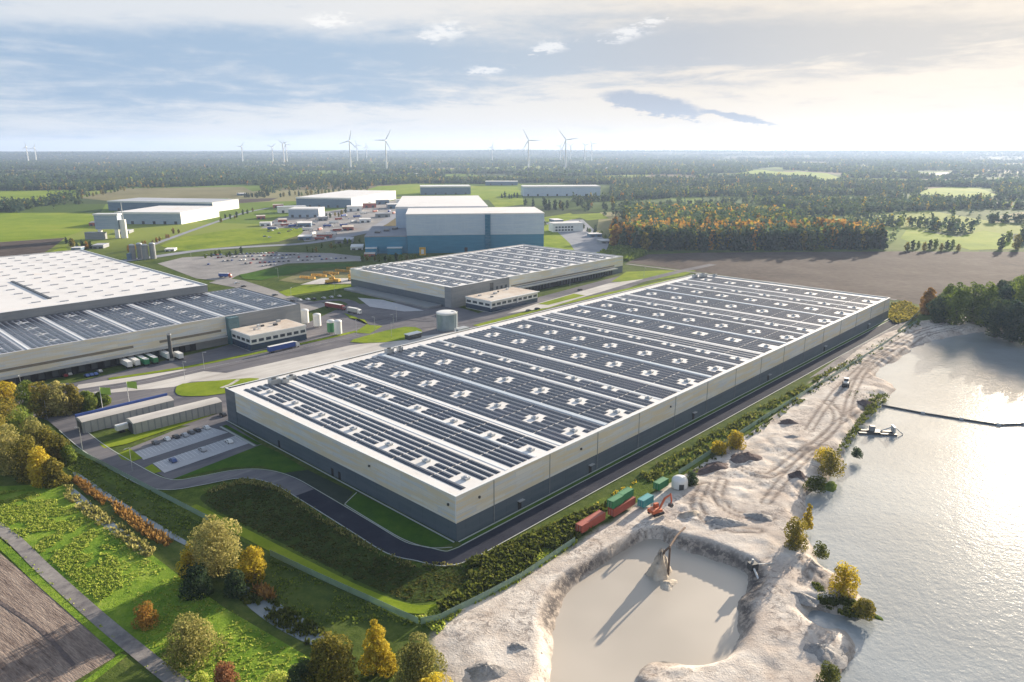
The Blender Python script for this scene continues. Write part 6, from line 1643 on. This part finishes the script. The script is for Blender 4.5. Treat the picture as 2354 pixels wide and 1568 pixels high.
# ------------------------------------------------------------------ halls and sheds further out
def hall(fl_, fr_, hpx, depth, label, wall, roof, rz_shift=0., doors=4, side=None, cat='hall', name='industrial_hall', trim=True):
    a, b_ = Vector(at(*fl_)), Vector(at(*fr_)); d = b_ - a; L = d.length; h = hpx * mpp(*fl_)
    o = thing(name, label, cat, (a.x, a.y, .05), math.atan2(d.y, d.x))
    walls([(0, 0), (L, 0), (L, depth), (0, depth)], 0, h * .92).build('wall', wall, o)
    MB().box(-.4, L + .4, -.4, depth + .4, h * .92, h).build('roof', roof, o)
    if side: MB().box(L + .01, L + .2, 0.3, depth - .3, 0, h * .91).build('side_wall', side, o)
    if trim: MB().box(-.5, L + .5, -.55, -.42, h * .86, h * 1.01).build('roof_edge', M_WHITE, o)
    for k in range(doors):
        x = L * (k + .5) / doors; MB().box(x - min(2.2, L / doors * .3), x + min(2.2, L / doors * .3), -.12, .02, 0, min(4.5, h * .5)).build('door', M_DARK, o)
    return o


M_HALLB = cladding('slate_blue_hall', ((.10, .17, .25), (.09, .15, .23), (.12, .19, .27)), 6, 4)
M_HALLL = cladding('light_blue_hall', ((.30, .38, .46), (.27, .35, .43), (.33, .40, .47)), 6, 4)
hall((268, 515), (417, 516), 27, 130, 'long bluish hall with a white end wall, nearer of the two at the far left', M_HALLL, M_ROOF, side=M_WHITE, doors=6)
hall((250, 484), (490, 488), 22, 90, 'longer bluish hall behind the white-ended one at the far left', M_HALLB, M_ROOFGREY, side=M_WHITE, doors=5)
hall((682, 476), (808, 478), 22, 260, 'blue hall with a wide pinkish roof left of the high-bay warehouse', M_HALLB, M_ROOF, side=M_WHITE, doors=6)
hall((664, 500), (733, 500), 20, 40, 'small grey workshop with a white roof among parked lorries', M_HALLL, M_ROOF, side=M_WHITE, doors=4)
hall((640, 490), (705, 488), 14, 25, 'low pale workshop behind the small grey one', M_WHITE, M_ROOFGREY, doors=3)
hall((967, 448), (1082, 447), 19, 70, 'dark blue hall with a white roof behind the high-bay warehouse', M_HALLB, M_ROOF, side=M_WHITE, doors=5)
hall((1203, 451), (1380, 450), 22, 60, 'long pale blue hall before the far woods', M_BLUELIGHT, M_ROOF, side=M_WHITE, doors=8)
hall((1116, 426), (1190, 426), 9, 40, 'small low hall at the edge of the far woods', M_HALLB, M_ROOF, doors=3)
hall((1272, 534), (1340, 532), 20, 22, 'white two-storey office with dark windows right of the blue high-bay', M_WHITE, M_ROOF, doors=0, name='office_building', cat='office')
ob = bpy.data.objects['office_building.002']
for f_ in range(2):
    for k in range(6): MB().box(3 + k * 4.6, 6.2 + k * 4.6, -.15, .02, 1.5 + f_ * 4.0, 3.8 + f_ * 4.0).build('window', M_GLASS, ob)
# batching plant at the left
o = thing('batching_plant', 'grey concrete batching plant with a white frame and a slim mast', 'plant', (*at(250, 548), 0), 0)
for sx_ in (-13, 9): MB().box(sx_, sx_ + 4, 0, 4, 0, 20).build('leg_tower', M_WHITE, o)
MB().box(-15, 15, -1, 10, 12, 30).build('silo_house', M_HALLL, o); MB().box(-16, 16, -2, 11, 30, 32).build('roof', M_WHITE, o); MB().cyl((19, 4), 4, 4, 0, 24, 14).build('silo', M_WHITE, o); MB().cyl((20, 4), .8, .4, 24, 46, 8).build('mast', M_STEEL, o); MB().box(-24, 0, -12, -3, 0, 9).build('bin', M_GREYWALL, o)
o = thing('silo_group', 'cluster of grey silos by the main road left of the car park', 'silos', (*at(327, 596), 0), .1)
for k in range(4): MB().cyl((-9 + k * 6.5, (k % 2) * 3), 3.0, 3.0, 0, 15 + k % 2, 14).build('silo', M_GREYWALL, o); MB().dome((-9 + k * 6.5, (k % 2) * 3, 15 + k % 2), 3.0, 1.4, 14, 3).build('silo_top', M_STEEL, o)
MB().box(-13, -9, -6, 8, 0, 7).build('control_room', M_HALLB, o)
# small sheds, stacks and parked lorries of the industrial estate
SH = [('white', M_WHITE, M_ROOF), ('grey', M_GREYWALL, M_ROOFGREY), ('blue', M_HALLB, M_ROOF), ('red', M_RED, M_TAN)]
for i, (px, py, w_, h_) in enumerate(((610, 520, 26, 8), (650, 512, 20, 7), (700, 522, 30, 9), (742, 508, 22, 9), (770, 470, 30, 9), (815, 486, 34, 11), (850, 478, 30, 10), (880, 470, 30, 10), (905, 480, 26, 10), (880, 500, 34, 9), (840, 512, 26, 8), (800, 530, 26, 8), (745, 548, 34, 9), (700, 552, 30, 8), (790, 560, 40, 9), (925, 468, 26, 9), (860, 455, 30, 8),
                                          (215, 520, 20, 8), (175, 578, 22, 8), (225, 572, 26, 8), (285, 538, 24, 6), (390, 578, 22, 5), (600, 504, 20, 7), (1285, 512, 20, 6), (1370, 545, 28, 7), (1395, 560, 26, 6), (820, 575, 28, 7), (850, 590, 24, 6), (640, 478, 24, 7), (560, 450, 16, 5))):
    nm, wl, rf = SH[(i * 3 + i // 4) % 4]; u = w_ / 2
    hall((px - u, py), (px + u, py - .6), h_, 14 + (i % 3) * 6, nm + '-walled small shed among the roads of the industrial estate', wl, rf, doors=2, name='shed', cat='shed', trim=False)['group'] = nm + ' sheds of the industrial estate'
for i, (px, py) in enumerate(((640, 518), (655, 520), (672, 522), (688, 515), (735, 530), (752, 522), (765, 514), (778, 506), (790, 498), (720, 540), (735, 552), (820, 500), (835, 492), (862, 488), (895, 488), (760, 540), (775, 532), (790, 520), (812, 512), (905, 492), (625, 528), (705, 530))):
    c_ = ('white', 'red', 'blue')[i % 3]
    truck(px, py, BY + (i % 5) * .35, 12, (M_WHITE, M_RED, M_BLUETR)[i % 3], c_ + ' lorry parked in the lorry yards left of the high-bay warehouse', True)['group'] = c_ + ' lorries in the lorry yards'
# farmsteads and barns scattered over the plain
for i, (px, py) in enumerate(((1395, 388), (1640, 392), (1760, 384), (1900, 440), (1565, 386), (1440, 384), (1080, 392), (1030, 398), (1110, 388), (960, 402), (700, 418), (560, 402), (2140, 470), (2290, 470), (2210, 408))):
    hall((px - 7, py), (px + 7, py - .1), 3.2, 24, 'pale farm building among the far woods of the plain', M_WHITE, (M_ROOF, M_RED, M_TAN)[i % 3], doors=1, name='barn', cat='barn', trim=False)['group'] = 'far farm buildings'
# white bay lines of the near car park
mb = MB()
for (x0, y0, x1, y1, n, dx, dy) in ((312, 1040, 482, 982, 22, 16, 12), (352, 1066, 540, 1003, 24, 16, 12)):
    for i in range(n):
        f = i / (n - 1); a = Vector(at(x0 + (x1 - x0) * f, y0 + (y1 - y0) * f)); b_ = Vector(at(x0 + (x1 - x0) * f + dx, y0 + (y1 - y0) * f + dy)); d = (b_ - a).normalized(); q = Vector((-d.y, d.x)) * .07
        mb.add([(a.x - q.x, a.y - q.y, Z4), (b_.x - q.x, b_.y - q.y, Z4), (b_.x + q.x, b_.y + q.y, Z4), (a.x + q.x, a.y + q.y, Z4)], [(0, 1, 2, 3)])
mb.build('road_markings', M_WHITE)['kind'] = 'structure'

# ------------------------------------------------------------------ autumn haze
hm = bpy.data.materials.new('haze_air'); hm.use_nodes = True; ht = NT(hm.node_tree); ht.n.clear()
pv = ht.new('ShaderNodeVolumePrincipled'); pv.inputs['Color'].default_value = (0.54, 0.70, 1.0, 1); pv.inputs['Density'].default_value = 6.4e-5; pv.inputs['Anisotropy'].default_value = 0.25
ho = ht.new('ShaderNodeOutputMaterial'); ht.l.new(pv.outputs[0], ho.inputs['Volume'])
hz = MB().box(-17000, 17000, -600, 18500, -14.0, 262.0).build('haze', hm); hz['kind'] = 'stuff'; hz['label'] = 'thin autumn haze over the plain'
